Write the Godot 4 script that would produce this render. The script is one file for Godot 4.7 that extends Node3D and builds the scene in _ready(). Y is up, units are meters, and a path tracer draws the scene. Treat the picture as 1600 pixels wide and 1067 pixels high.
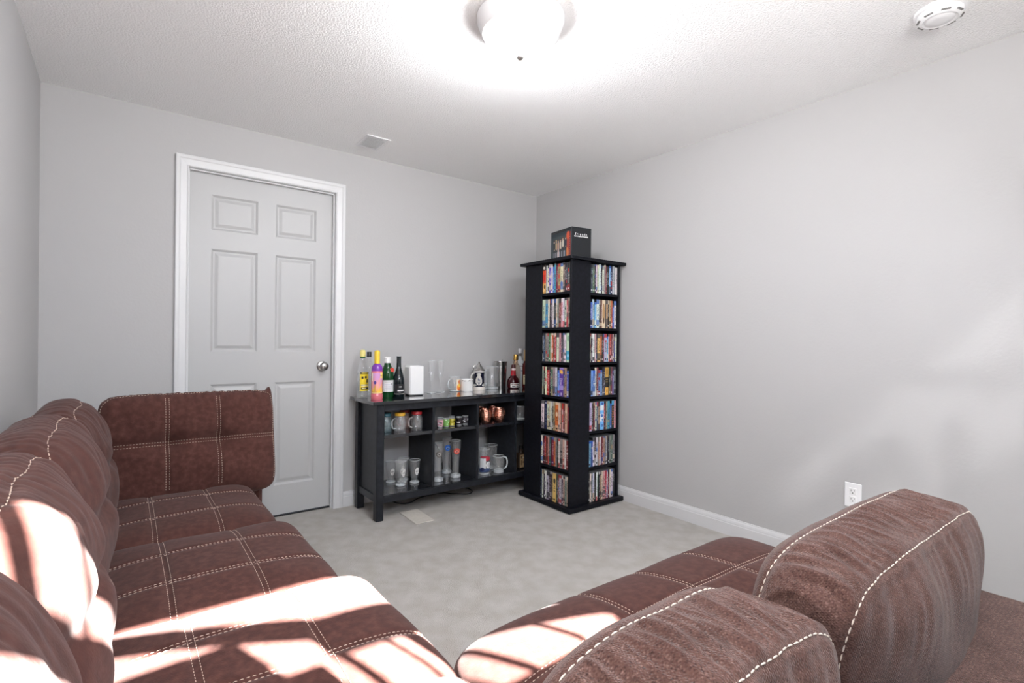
extends Node3D
# A small media room: grey walls, white six-panel door, dark sideboard with glassware,
# a black tower full of disc cases and a brown stitched sectional. y is up, metres.

const H := 2.33          # ceiling
const WX := -3.12        # left wall
const ZN := 3.80         # near wall, behind the camera
const SB_TOP := 0.728    # sideboard top

var names := {}
var M := {}

var NZ := FastNoiseLite.new()
const LAMP_E := 1.2
const SEATS := [[0.60, 1.275, -2.300, 0.438], [1.265, 1.925, -2.270, 0.446], [1.880, 2.50, -2.222, 0.460], [2.470, 2.76, -2.235, 0.475]]
# back cushions along the wall: z from, z to, centre y, half height, half depth, centre x, lean
const LBACKS := [[0.70, 1.31, 0.640, 0.235, 0.125, -2.935, 0.16], [1.27, 1.93, 0.645, 0.240, 0.135, -2.945, 0.16], [1.88, 2.53, 0.645, 0.240, 0.135, -2.945, 0.16], [2.48, 3.05, 0.645, 0.240, 0.135, -2.945, 0.16]]
# pillow backs of the short part: x y z of the centre, half width, height, depth, lean, squareness
const RBACKS := [[-2.165, 0.45, 2.935, 0.285, 0.270, 0.150, 0.15, 3.4], [-1.435, 0.45, 2.925, 0.425, 0.270, 0.155, 0.15, 5.6]]

func _ready() -> void:
	# camera
	var cam := Camera3D.new()
	cam.name = "camera"
	cam.position = Vector3(-2.7948, 1.1015, 3.3660)
	cam.rotation = Vector3(-0.000966, -0.647902, 0.010541)
	cam.fov = 67.123
	cam.near = 0.02
	cam.far = 60.0
	cam.current = true
	add_child(cam)
	# sky, exposure
	var env := Environment.new()
	var sky := Sky.new()
	var sm := ProceduralSkyMaterial.new()
	sm.sky_top_color = c8(120, 165, 225)
	sm.sky_horizon_color = c8(214, 224, 236)
	sm.ground_bottom_color = c8(120, 116, 108)
	sm.ground_horizon_color = c8(200, 204, 206)
	sm.sky_energy_multiplier = 2.0
	sm.ground_energy_multiplier = 1.6
	sky.sky_material = sm
	env.background_mode = Environment.BG_SKY
	env.sky = sky
	env.tonemap_mode = Environment.TONE_MAPPER_LINEAR
	env.tonemap_exposure = 1.23
	env.sdfgi_enabled = true
	env.ssao_enabled = true
	env.ssil_enabled = true
	var we := WorldEnvironment.new()
	we.name = "environment"
	we.environment = env
	add_child(we)
	# the sun, through the window behind the camera
	var sun := DirectionalLight3D.new()
	sun.name = "sun"
	sun.light_energy = 48.0
	sun.light_color = Color(1, 0.985, 0.965)
	sun.light_angular_distance = 0.55
	sun.shadow_enabled = true
	sun.look_at_from_position(Vector3.ZERO, Vector3(-0.36, -0.93, -1.0))
	sun.sky_mode = DirectionalLight3D.SKY_MODE_LIGHT_ONLY
	add_child(sun)
	# weak light from an unseen source, aimed to streak the right wall
	var glint := DirectionalLight3D.new()
	glint.name = "unseen_streak_light"
	glint.light_energy = 0.26
	glint.light_angular_distance = 2.0
	glint.shadow_enabled = true
	glint.look_at_from_position(Vector3.ZERO, Vector3(1.6, -1.03, -1.0))
	glint.sky_mode = DirectionalLight3D.SKY_MODE_LIGHT_ONLY
	add_child(glint)
	# daylight from the sky, just inside the window
	var day := AreaLight3D.new()
	day.name = "window_daylight"
	day.area_size = Vector2(1.55, 0.58)
	day.position = Vector3(-2.175, 1.89, ZN - 0.02)
	day.light_energy = 0.85
	day.light_color = Color(0.92, 0.96, 1.0)
	day.area_range = 12.0
	day.shadow_enabled = true
	add_child(day)
	# unseen upward light at the window, placed to brighten the ceiling
	var up := AreaLight3D.new()
	up.name = "unseen_window_uplight"
	up.area_size = Vector2(1.55, 0.50)
	up.position = Vector3(-2.175, 1.87, ZN - 0.03)
	up.rotation.x = deg_to_rad(48)
	up.light_energy = 4.6
	up.light_color = Color(1.0, 0.99, 0.975)
	up.area_range = 12.0
	up.shadow_enabled = true
	add_child(up)
	# added fill light before the near wall, brightening the left wall and floor
	var added_fill := AreaLight3D.new()
	added_fill.name = "added_fill_light"
	added_fill.area_size = Vector2(0.70, 1.90)
	added_fill.position = Vector3(-0.58, 1.05, ZN - 0.18)
	added_fill.rotation = Vector3(deg_to_rad(-30), deg_to_rad(22), 0)
	added_fill.light_energy = 1.1
	added_fill.light_color = Color(0.98, 0.985, 1.0)
	added_fill.area_range = 12.0
	added_fill.shadow_enabled = true
	add_child(added_fill)
	NZ.seed = 9
	NZ.noise_type = FastNoiseLite.TYPE_SIMPLEX_SMOOTH
	NZ.frequency = 1.0
	NZ.fractal_type = FastNoiseLite.FRACTAL_NONE
	make_materials()
	M.register = mat(c8(196, 190, 181), 0.8)
	M.boxblack = mat(c8(24, 27, 31), 0.25)
	var hm := mat(c8(228, 164, 142), 0.22, 1.0)
	hm.normal_enabled = true
	hm.normal_texture = noise_tex(256, 0.05, 61, FastNoiseLite.TYPE_CELLULAR, 1)
	(hm.normal_texture as NoiseTexture2D).as_normal_map = true
	tri_uv(hm, 9.0, false)
	M.hammered = hm
	room()
	fittings()
	sofas()
	sideboard()
	tower()
	bottles()
	glassware()

# ---------------------------------------------------------------- mesh building
class MB:
	var v := PackedVector3Array()
	var n := PackedVector3Array()
	var uv := PackedVector2Array()
	var ix := PackedInt32Array()

	func vert(p: Vector3, nn: Vector3, t := Vector2.ZERO) -> int:
		v.append(p); n.append(nn); uv.append(t)
		return v.size() - 1

	func tri(a: int, b: int, c: int) -> void:
		var g := (v[b] - v[a]).cross(v[c] - v[a])
		if g.dot(n[a] + n[b] + n[c]) > 0.0:   # front faces run clockwise
			ix.append(a); ix.append(c); ix.append(b)
		else:
			ix.append(a); ix.append(b); ix.append(c)

	func quad(a: int, b: int, c: int, d: int) -> void:
		tri(a, b, c); tri(a, c, d)

	func face(a: Vector3, b: Vector3, c: Vector3, d: Vector3, nn: Vector3, ua := Vector2(0, 1), ub := Vector2(1, 1), uc := Vector2(1, 0), ud := Vector2(0, 0)) -> void:
		quad(vert(a, nn, ua), vert(b, nn, ub), vert(c, nn, uc), vert(d, nn, ud))

	# box between two corners with chamfered edges
	func box(lo: Vector3, hi: Vector3, ch := 0.0, xf := Transform3D()) -> MB:
		var c := (lo + hi) / 2.0
		var h := (hi - lo) / 2.0
		ch = minf(ch, minf(h.x, minf(h.y, h.z)) * 0.9)
		var e := h - Vector3(ch, ch, ch)
		for ax in 3:
			var b := (ax + 1) % 3
			var d := (ax + 2) % 3
			for s in [-1.0, 1.0]:
				var nn := Vector3.ZERO
				nn[ax] = s
				var q := []
				for k in [[-1, -1], [1, -1], [1, 1], [-1, 1]]:
					var p := Vector3.ZERO
					p[ax] = s * h[ax]; p[b] = k[0] * e[b]; p[d] = k[1] * e[d]
					q.append(xf * (c + p))
				face(q[0], q[1], q[2], q[3], (xf.basis * nn).normalized())
		if ch <= 0.0:
			return self
		for ax in 3:      # edges along ax
			var b := (ax + 1) % 3
			var d := (ax + 2) % 3
			for s in [-1.0, 1.0]:
				for t in [-1.0, 1.0]:
					var nn := Vector3.ZERO
					nn[b] = s; nn[d] = t
					var q := []
					for k in [[-1, 0], [1, 0], [1, 1], [-1, 1]]:
						var p := Vector3.ZERO
						p[ax] = k[0] * e[ax]
						p[b] = s * (h[b] if k[1] == 0 else e[b])
						p[d] = t * (e[d] if k[1] == 0 else h[d])
						q.append(xf * (c + p))
					face(q[0], q[1], q[2], q[3], (xf.basis * nn).normalized())
		for sx in [-1.0, 1.0]:
			for sy in [-1.0, 1.0]:
				for sz in [-1.0, 1.0]:
					var nn := (xf.basis * Vector3(sx, sy, sz)).normalized()
					var a := vert(xf * (c + Vector3(sx * h.x, sy * e.y, sz * e.z)), nn)
					var b2 := vert(xf * (c + Vector3(sx * e.x, sy * h.y, sz * e.z)), nn)
					var c2 := vert(xf * (c + Vector3(sx * e.x, sy * e.y, sz * h.z)), nn)
					tri(a, b2, c2)
		return self

	# turned shape: profile of (radius, height), open ends; sharp corners kept
	func lathe(pr: Array, seg := 28, xf := Transform3D(), a0 := 0.0, a1 := TAU, oval := 1.0) -> MB:
		var m := pr.size()
		var sn := []
		for i in m - 1:
			var t: Vector2 = pr[i + 1] - pr[i]
			sn.append(Vector2(t.y, -t.x).normalized())
		for i in m - 1:
			var n0: Vector2 = sn[i]
			var n1: Vector2 = sn[i]
			if i > 0 and sn[i - 1].dot(sn[i]) > 0.72:
				n0 = (sn[i - 1] + sn[i]).normalized()
			if i < m - 2 and sn[i + 1].dot(sn[i]) > 0.72:
				n1 = (sn[i + 1] + sn[i]).normalized()
			var prev := []
			for k in seg + 1:
				var a := a0 + (a1 - a0) * k / seg
				var ca := sin(a)
				var sa := cos(a)
				var p0: Vector2 = pr[i]
				var p1: Vector2 = pr[i + 1]
				var r0 := vert(xf * Vector3(p0.x * ca, p0.y, p0.x * sa * oval), (xf.basis * Vector3(n0.x * ca, n0.y, n0.x * sa)).normalized(), Vector2(float(k) / seg, 1.0 - float(i) / (m - 1)))
				var r1 := vert(xf * Vector3(p1.x * ca, p1.y, p1.x * sa * oval), (xf.basis * Vector3(n1.x * ca, n1.y, n1.x * sa)).normalized(), Vector2(float(k) / seg, 1.0 - float(i + 1) / (m - 1)))
				if k > 0:
					if p1.x > 1e-6: tri(prev[0], prev[1], r1)
					if p0.x > 1e-6: tri(prev[0], r1, r0)
				prev = [r0, r1]
		return self

	# round tube along points
	func tube(pts: Array, r: float, seg := 8, xf := Transform3D(), caps := true, flat := 1.0) -> MB:
		var m := pts.size()
		var up := Vector3.UP
		var d0: Vector3 = (pts[1] - pts[0]).normalized()
		if absf(d0.dot(up)) > 0.9: up = Vector3.RIGHT
		var rings := []
		for i in m:
			var d: Vector3 = (pts[mini(i + 1, m - 1)] - pts[maxi(i - 1, 0)]).normalized()
			var x := up.cross(d).normalized()
			up = d.cross(x).normalized()
			var ring := []
			for k in seg:
				var a := TAU * k / seg
				var o := x * cos(a) + up * sin(a) * flat
				ring.append(vert(xf * (pts[i] + o * r), (xf.basis * o).normalized()))
			rings.append(ring)
		for i in m - 1:
			for k in seg:
				var k2 := (k + 1) % seg
				quad(rings[i][k], rings[i][k2], rings[i + 1][k2], rings[i + 1][k])
		if caps:
			for e in [0, m - 1]:
				var d: Vector3 = (pts[1] - pts[0]) if e == 0 else (pts[m - 1] - pts[m - 2])
				var nn := (xf.basis * (d.normalized() * (-1.0 if e == 0 else 1.0))).normalized()
				var ce := vert(xf * pts[e], nn)
				var rim := []
				for k in seg: rim.append(vert(v[rings[e][k]], nn))
				for k in seg: tri(ce, rim[k], rim[(k + 1) % seg])
		return self

	# a profile in the plane across `dir` swept straight from a to b: profile points are (along side, along up)
	func sweep(pr: Array, a: Vector3, b: Vector3, side: Vector3, up: Vector3, cut_a := 0.0, cut_b := 0.0, flip := 1.0) -> MB:
		var d := (b - a).normalized()
		for i in pr.size() - 1:
			var p: Vector2 = pr[i]
			var q: Vector2 = pr[i + 1]
			var t := q - p
			var nn := (side * t.y - up * t.x).normalized() * flip
			face(a + side * p.x + up * p.y + d * cut_a * p.x, b + side * p.x + up * p.y + d * cut_b * p.x, b + side * q.x + up * q.y + d * cut_b * q.x, a + side * q.x + up * q.y + d * cut_a * q.x, nn)
		return self

	# one stitch: a short plump thread lying along d, on a surface with normal nn
	func stitch(p: Vector3, d: Vector3, nn: Vector3, length: float, r: float) -> void:
		var x := d.cross(nn).normalized()
		var prev := []
		for i in 4:
			var s := (i / 3.0 - 0.5) * length
			var rr := r * (0.45 if i == 0 or i == 3 else 1.0)
			var lift := 0.0 if i == 0 or i == 3 else r * 0.5
			var ring := []
			for k in 5:
				var a := TAU * k / 5
				var o := x * cos(a) + nn * sin(a)
				ring.append(vert(p + d * s + nn * lift + o * rr, o))
			if i > 0:
				for k in 5:
					quad(prev[k], prev[(k + 1) % 5], ring[(k + 1) % 5], ring[k])
			prev = ring

	func mesh() -> ArrayMesh:
		var a := []
		a.resize(Mesh.ARRAY_MAX)
		a[Mesh.ARRAY_VERTEX] = v
		a[Mesh.ARRAY_NORMAL] = n
		a[Mesh.ARRAY_TEX_UV] = uv
		a[Mesh.ARRAY_INDEX] = ix
		var m := ArrayMesh.new()
		m.add_surface_from_arrays(Mesh.PRIMITIVE_TRIANGLES, a)
		return m

# ---------------------------------------------------------------- objects
func numbered(s: String) -> String:
	var k: int = names.get(s, 0)
	names[s] = k + 1
	return s if k == 0 else "%s_%03d" % [s, k]

func thing(called: String, label: String, category: String, at := Vector3.ZERO, turn := 0.0, group := "") -> Node3D:
	var o := Node3D.new()
	o.name = numbered(called)
	add_child(o)
	o.position = at
	o.rotation.y = turn
	tag(o, label, category, group)
	return o

func tag(o: Node, label: String, category: String, group := "") -> void:
	o.set_meta("label", label)
	o.set_meta("category", category)
	if group != "": o.set_meta("group", group)

func obj(called: String, m, mat: Material, parent: Node = null, kind := "", label := "") -> MeshInstance3D:
	var o := MeshInstance3D.new()
	o.mesh = m.mesh() if m is MB else m
	o.material_override = mat
	if parent == null:
		o.name = numbered(called)
		add_child(o)
	else:
		var k := 0
		var nm := called
		while parent.has_node(nm):
			k += 1
			nm = "%s_%03d" % [called, k]
		o.name = nm
		parent.add_child(o)
	o.cast_shadow = GeometryInstance3D.SHADOW_CASTING_SETTING_ON
	if kind != "": o.set_meta("kind", kind)
	if label != "": o.set_meta("label", label)
	return o

func dup(src: Node3D, at: Vector3, turn: float, label: String, group := "") -> Node3D:
	var base := src.name.get_slice("_0", 0)
	var o: Node3D = src.duplicate()
	o.name = numbered(base)
	add_child(o)
	o.position = at
	o.rotation.y = turn
	o.set_meta("label", label)
	if group != "": o.set_meta("group", group)
	return o

# ---------------------------------------------------------------- materials
func mat(c: Color, rough := 0.6, metal := 0.0, spec := 0.5) -> StandardMaterial3D:
	var m := StandardMaterial3D.new()
	m.albedo_color = c
	m.roughness = rough
	m.metallic = metal
	m.metallic_specular = spec
	return m

func c8(r: int, g: int, b: int) -> Color:
	return Color(r / 255.0, g / 255.0, b / 255.0)

func noise_tex(size: int, freq: float, sd: int, type := FastNoiseLite.TYPE_SIMPLEX_SMOOTH, oct := 4, ramp: Array = []) -> NoiseTexture2D:
	var n := FastNoiseLite.new()
	n.seed = sd
	n.noise_type = type
	n.frequency = freq
	n.fractal_octaves = oct
	var t := NoiseTexture2D.new()
	t.width = size
	t.height = size
	t.seamless = freq < 0.05   # the fine ones need no blending at their edges, which would show as lines
	t.noise = n
	if ramp.size() > 0:
		var g := Gradient.new()
		g.offsets = PackedFloat32Array(ramp[0])
		g.colors = PackedColorArray(ramp[1])
		t.color_ramp = g
	return t

func tri_uv(m: StandardMaterial3D, s: float, world := true) -> void:
	m.uv1_triplanar = true
	m.uv1_world_triplanar = world
	m.uv1_scale = Vector3(s, s, s)

func glass(c: Color, a: float, rough := 0.02) -> StandardMaterial3D:
	var m := mat(Color(c.r, c.g, c.b, a), rough)
	m.transparency = BaseMaterial3D.TRANSPARENCY_ALPHA
	m.cull_mode = BaseMaterial3D.CULL_DISABLED
	return m

func tex_mat(im: Image, rough := 0.5) -> StandardMaterial3D:
	var m := mat(Color.WHITE, rough)
	m.albedo_texture = ImageTexture.create_from_image(im)
	return m

func img(w: int, h: int, c: Color) -> Image:
	var im := Image.create_empty(w, h, false, Image.FORMAT_RGBA8)
	im.fill(c)
	return im

func ell(im: Image, cx: float, cy: float, rx: float, ry: float, c: Color) -> void:
	for y in range(maxi(0, int(cy - ry)), mini(im.get_height(), int(cy + ry) + 1)):
		for x in range(maxi(0, int(cx - rx)), mini(im.get_width(), int(cx + rx) + 1)):
			if pow((x + 0.5 - cx) / rx, 2) + pow((y + 0.5 - cy) / ry, 2) <= 1.0:
				im.set_pixel(x, y, c)

func weave(size: int, period: int, sd: int, rough_amt: float) -> ImageTexture:
	var r := RandomNumberGenerator.new()
	r.seed = sd
	var im := Image.create_empty(size, size, false, Image.FORMAT_L8)
	for y in size:
		for x in size:
			var a := 0.5 + 0.25 * sin(TAU * x / period) * (1.0 if (y / period) % 2 == 0 else -1.0) + 0.25 * sin(TAU * y / period) * (1.0 if (x / period) % 2 == 0 else -1.0)
			a = lerpf(a, r.randf(), rough_amt)
			im.set_pixel(x, y, Color(a, a, a))
	return ImageTexture.create_from_image(im)

func tweed(size: int, period: int, sd: int) -> ImageTexture:
	var r := RandomNumberGenerator.new()
	r.seed = sd
	var im := Image.create_empty(size, size, false, Image.FORMAT_RGB8)
	var cells := {}
	for y in size:
		for x in size:
			var key := Vector2i(x * 2 / period, y * 2 / period)
			if not cells.has(key): cells[key] = r.randf()
			var k: float = cells[key]
			var cc := c8(82, 58, 52).lerp(c8(112, 84, 77), k)
			if k > 0.93: cc = c8(134, 108, 100)
			if k < 0.08: cc = c8(62, 42, 38)
			im.set_pixel(x, y, cc)
	return ImageTexture.create_from_image(im)

func make_materials() -> void:
	var w := mat(c8(183, 182, 182), 0.75, 0.0, 0.35)
	w.heightmap_enabled = true
	w.heightmap_texture = noise_tex(512, 0.05, 3)
	w.heightmap_scale = 0.03
	tri_uv(w, 2.0)
	M.wall = w
	var ce := mat(c8(250, 250, 250), 0.9, 0.0, 0.2)
	ce.heightmap_enabled = true
	ce.heightmap_texture = noise_tex(1024, 0.055, 11, FastNoiseLite.TYPE_SIMPLEX_SMOOTH, 2)
	ce.heightmap_scale = 0.22
	tri_uv(ce, 1.6)
	M.ceiling = ce
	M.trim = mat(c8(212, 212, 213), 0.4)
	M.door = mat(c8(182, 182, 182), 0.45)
	var cp := mat(Color.WHITE, 1.0, 0.0, 0.1)
	cp.albedo_texture = noise_tex(1024, 0.006, 21, FastNoiseLite.TYPE_SIMPLEX_SMOOTH, 6, [[0.15, 0.45, 0.6, 0.85], [c8(196, 190, 182), c8(202, 197, 190), c8(205, 200, 194), c8(210, 205, 199)]])
	cp.heightmap_enabled = true
	cp.heightmap_texture = noise_tex(1024, 0.22, 22, FastNoiseLite.TYPE_SIMPLEX, 3)
	cp.heightmap_scale = 0.65
	cp.rim_enabled = true
	cp.rim = 0.25
	tri_uv(cp, 1.3)
	M.carpet = cp
	# suede: soft nap mottling, fine relief
	for k in ["suede", "nubby"]:
		var f := mat(Color.WHITE, 0.85, 0.0, 0.22)
		if k == "suede":
			f.albedo_texture = noise_tex(1024, 0.012, 31, FastNoiseLite.TYPE_SIMPLEX_SMOOTH, 6, [[0.2, 0.45, 0.55, 0.8], [c8(68, 42, 38), c8(75, 47, 42), c8(78, 49, 44), c8(86, 56, 50)]])
			f.heightmap_texture = weave(256, 4, 5, 0.75)
			f.heightmap_scale = 0.05
			tri_uv(f, 2.6, false)
		else:
			f.albedo_texture = tweed(256, 6, 6)
			f.detail_enabled = true
			f.detail_blend_mode = BaseMaterial3D.BLEND_MODE_MUL
			f.detail_albedo = noise_tex(512, 0.012, 37, FastNoiseLite.TYPE_SIMPLEX_SMOOTH, 5, [[0.15, 0.5, 0.85], [c8(205, 196, 192), c8(236, 232, 230), c8(255, 255, 255)]])
			f.detail_uv_layer = BaseMaterial3D.DETAIL_UV_2
			f.uv2_triplanar = true
			f.uv2_scale = Vector3(1.7, 1.7, 1.7)
			f.heightmap_texture = weave(256, 6, 6, 0.22)
			f.heightmap_scale = 0.2
			tri_uv(f, 5.5, false)
		f.heightmap_enabled = true
		f.rim_enabled = true
		f.rim = 0.18 if k == "suede" else 0.35
		f.rim_tint = 0.75
		M[k] = f
	M.thread = mat(c8(205, 186, 170), 0.85)
	M.thread_light = mat(c8(226, 216, 202), 0.85)
	M.base_cloth = mat(c8(70, 46, 42), 0.95)
	var bw := mat(Color.WHITE, 0.36, 0.0, 0.4)
	bw.albedo_texture = noise_tex(512, 0.02, 41, FastNoiseLite.TYPE_SIMPLEX_SMOOTH, 5, [[0.2, 0.8], [c8(25, 27, 32), c8(36, 39, 45)]])
	tri_uv(bw, 2.0)
	M.blackwood = bw
	var tp := mat(Color.WHITE, 0.14)
	tp.clearcoat_enabled = true
	tp.clearcoat = 1.0
	tp.clearcoat_roughness = 0.08
	tp.albedo_texture = bw.albedo_texture
	tri_uv(tp, 2.0)
	M.blacktop = tp
	var tw := mat(Color.WHITE, 0.45, 0.0, 0.3)
	tw.albedo_texture = noise_tex(512, 0.03, 43, FastNoiseLite.TYPE_SIMPLEX_SMOOTH, 5, [[0.2, 0.8], [c8(13, 14, 20), c8(20, 22, 29)]])
	tri_uv(tw, 2.0)
	M.tower = tw
	M.edge = mat(c8(120, 118, 116), 0.5)
	M.clear = glass(Color(0.95, 0.97, 0.98), 0.04)
	M.thick = glass(Color(0.97, 0.98, 0.98), 0.05)
	M.glint = glass(Color(0.95, 0.97, 0.98), 0.42)  # whiter glass: bright edge highlights painted as colour on rims, bases and handles
	M.steel = mat(c8(205, 203, 200), 0.25, 1.0)
	M.nickel = mat(c8(176, 174, 172), 0.28, 1.0)
	M.copper = mat(c8(226, 160, 138), 0.25, 1.0)
	M.white = mat(c8(236, 236, 236), 0.45)
	M.plastic = mat(c8(240, 240, 241), 0.35)
	M.black = mat(c8(14, 14, 16), 0.4)
	M.dark = mat(c8(30, 28, 28), 0.8)
	M.gold = mat(c8(196, 158, 86), 0.35, 1.0)
	M.red = mat(c8(150, 24, 30), 0.35)
# ---------------------------------------------------------------- room
func room() -> void:
	var T := 0.12
	var xl := -2.515   # door opening
	var xr := -1.690
	var dt := 2.056
	obj("floor", MB.new().box(Vector3(WX - T, -0.1, -T), Vector3(T, 0, ZN + T)), M.carpet, null, "structure")
	obj("ceiling", MB.new().box(Vector3(WX - T, H, -T), Vector3(T, H + 0.1, ZN + T)), M.ceiling, null, "structure")
	obj("wall_right", MB.new().box(Vector3(0, 0, -T), Vector3(T, H, ZN + T)), M.wall, null, "structure")
	obj("wall_left", MB.new().box(Vector3(WX - T, 0, -T), Vector3(WX, H, ZN + T)), M.wall, null, "structure")
	var wb := MB.new()
	wb.box(Vector3(WX, 0, -T), Vector3(xl, H, 0)); wb.box(Vector3(xr, 0, -T), Vector3(0, H, 0)); wb.box(Vector3(xl, dt, -T), Vector3(xr, H, 0))
	obj("wall_back", wb, M.wall, null, "structure")
	# near wall with the unseen window, its opening sized for the sun patches
	var a := -2.98; var b := -1.335; var s := 1.585; var t := 2.312; var s2 := 1.585; var xm := -1.72
	var wn := MB.new()
	wn.box(Vector3(WX, 0, ZN), Vector3(a, H, ZN + T)); wn.box(Vector3(b, 0, ZN), Vector3(0, H, ZN + T))
	wn.box(Vector3(a, 0, ZN), Vector3(xm, s, ZN + T)); wn.box(Vector3(xm, 0, ZN), Vector3(b, s2, ZN + T)); wn.box(Vector3(a, t, ZN), Vector3(b, H, ZN + T))
	obj("wall_near", wn, M.wall, null, "structure")
	# added corridor behind the near wall, made to go with the fill light
	obj("floor_added_hall", MB.new().box(Vector3(-1.08, -0.1, ZN + T), Vector3(T, 0, ZN + 1.6)), M.carpet, null, "structure")
	obj("ceiling_added_hall", MB.new().box(Vector3(-1.08, H, ZN + T), Vector3(T, H + 0.1, ZN + 1.6)), M.ceiling, null, "structure")
	var hw := MB.new()
	hw.box(Vector3(-1.08, 0, ZN + T), Vector3(-0.98, H, ZN + 1.6)); hw.box(Vector3(0.02, 0, ZN + T), Vector3(T, H, ZN + 1.6)); hw.box(Vector3(-1.08, 0, ZN + 1.6), Vector3(T, H, ZN + 1.7))
	obj("wall_added_hall", hw, M.wall, null, "structure")
	var win := thing("window_1", "white framed window with slim glazing bars out of view behind the sofa", "window")
	win.set_meta("kind", "structure")
	var fr := MB.new()
	var z0 := ZN + 0.02; var z1 := ZN + 0.07
	fr.box(Vector3(a, s, z0), Vector3(a + 0.03, t, z1), 0.004); fr.box(Vector3(b - 0.02, s2, z0), Vector3(b, t, z1), 0.004)
	fr.box(Vector3(a, s - 0.005, z0), Vector3(xm, s + 0.004, z1), 0.002); fr.box(Vector3(xm, s2 - 0.005, z0), Vector3(b, s2 + 0.004, z1), 0.002); fr.box(Vector3(a, t - 0.012, z0), Vector3(b, t, z1), 0.004)
	obj("window_frame", fr, M.trim, win)
	obj("mullion", MB.new().box(Vector3(-1.735, s, z0), Vector3(-1.70, 1.90, z1), 0.004), M.trim, win)
	obj("meeting_rail", MB.new().box(Vector3(a, 1.83, z0), Vector3(-2.00, 2.012, z0 + 0.03), 0.004), M.trim, win)  # out of view, placed to shade a band across seat and cushions
	# unseen dark bars outside, placed to cast the dark bands on the seats
	var hr := thing("unseen_shade_bars", "dark sloping bars out of view, placed to shade the sofa seats", "unseen_shade_bars", Vector3(0, 0, ZN + 0.20))
	for q in [[-2.30, 2.20, -1.86, 1.945, 0.036], [-1.63, 1.808, -1.30, 1.655, 0.036]]:
		var p0 := Vector3(q[0] + 0.072, q[1] + 0.186, 0)
		var p1 := Vector3(q[2] + 0.072, q[3] + 0.186, 0)
		var ln := p0.distance_to(p1) / 2
		obj("shade_bar", MB.new().box(Vector3(-ln, -q[4], -0.02), Vector3(ln, q[4], 0.02), 0.006, Transform3D(Basis(Vector3.BACK, (p1 - p0).angle_to(Vector3.RIGHT) * -1.0), (p0 + p1) / 2)), M.dark, hr)
	obj("shade_board", MB.new().box(Vector3(-1.83, 2.025, -0.02), Vector3(-1.555, 2.160, 0.02), 0.006), M.dark, hr)
	for q in [[-2.40, 0.032, s, t], [-2.30, 0.012, s, t], [-2.21, 0.012, s, t], [-1.885, 0.022, s, 1.90], [-1.785, 0.012, s, 1.90], [-1.635, 0.02, s2, 1.80], [-1.50, 0.014, s2, 1.74], [-1.975, 0.09, s, 1.86], [-2.72, 0.02, s, t]]:  # bars out of view, placed to cast the sun pattern
		obj("glazing_bar", MB.new().box(Vector3(q[0] - q[1] / 2, q[2], z0 + 0.012), Vector3(q[0] + q[1] / 2, q[3], z0 + 0.022), 0.002), M.trim, win)
	obj("pane", MB.new().box(Vector3(a, s, z0 + 0.024), Vector3(b, t, z0 + 0.028)), M.clear, win)
	# baseboards
	var pr := [Vector2(0, 0), Vector2(0.014, 0), Vector2(0.014, 0.066), Vector2(0.0115, 0.070), Vector2(0.0115, 0.076), Vector2(0.009, 0.086), Vector2(0.005, 0.093), Vector2(0.004, 0.098), Vector2(0, 0.098)]
	obj("baseboard_right", MB.new().sweep(pr, Vector3(0, 0, 0), Vector3(0, 0, ZN), Vector3(-1, 0, 0), Vector3.UP), M.trim, null, "structure")
	obj("baseboard_left", MB.new().sweep(pr, Vector3(WX, 0, 0), Vector3(WX, 0, ZN), Vector3(1, 0, 0), Vector3.UP), M.trim, null, "structure")
	var bb := MB.new()
	bb.sweep(pr, Vector3(-1.635, 0, 0), Vector3(0, 0, 0), Vector3(0, 0, 1), Vector3.UP)
	bb.sweep(pr, Vector3(WX, 0, 0), Vector3(-2.57, 0, 0), Vector3(0, 0, 1), Vector3.UP)
	obj("baseboard_back", bb, M.trim, null, "structure")
	obj("baseboard_near", MB.new().sweep(pr, Vector3(WX, 0, ZN), Vector3(-0.96, 0, ZN), Vector3(0, 0, -1), Vector3.UP), M.trim, null, "structure")
	# door casing, mitred: profile from the outer edge inwards
	var cs := [Vector2(0, 0), Vector2(0, 0.016), Vector2(0.004, 0.019), Vector2(0.018, 0.019), Vector2(0.024, 0.015), Vector2(0.040, 0.012), Vector2(0.052, 0.010), Vector2(0.058, 0.013), Vector2(0.062, 0.010), Vector2(0.062, 0)]
	var ox := -2.570; var oxr := -1.635; var ot := 2.111
	var cm := MB.new()
	cm.sweep(cs, Vector3(ox, 0, 0), Vector3(ox, ot, 0), Vector3(1, 0, 0), Vector3(0, 0, 1), 0.0, -1.0, -1.0)
	cm.sweep(cs, Vector3(oxr, 0, 0), Vector3(oxr, ot, 0), Vector3(-1, 0, 0), Vector3(0, 0, 1), 0.0, -1.0, -1.0)
	cm.sweep(cs, Vector3(ox, ot, 0), Vector3(oxr, ot, 0), Vector3(0, -1, 0), Vector3(0, 0, 1), 1.0, -1.0, -1.0)
	obj("trim_1", cm, M.trim, null, "structure", "white moulded casing round the panel door")
	# jamb with stops
	var jb := MB.new()
	jb.box(Vector3(xl - 0.02, 0, -T - 0.01), Vector3(xl + 0.008, dt, 0.001)); jb.box(Vector3(xr - 0.008, 0, -T - 0.01), Vector3(xr + 0.02, dt, 0.001))
	jb.box(Vector3(xl - 0.02, dt - 0.008, -T - 0.01), Vector3(xr + 0.02, dt + 0.01, 0.001))
	jb.box(Vector3(xl + 0.008, 0, -0.036), Vector3(xl + 0.014, dt - 0.008, -0.012), 0.002); jb.box(Vector3(xr - 0.016, 0, -0.036), Vector3(xr - 0.008, dt - 0.008, -0.012), 0.002)
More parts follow.
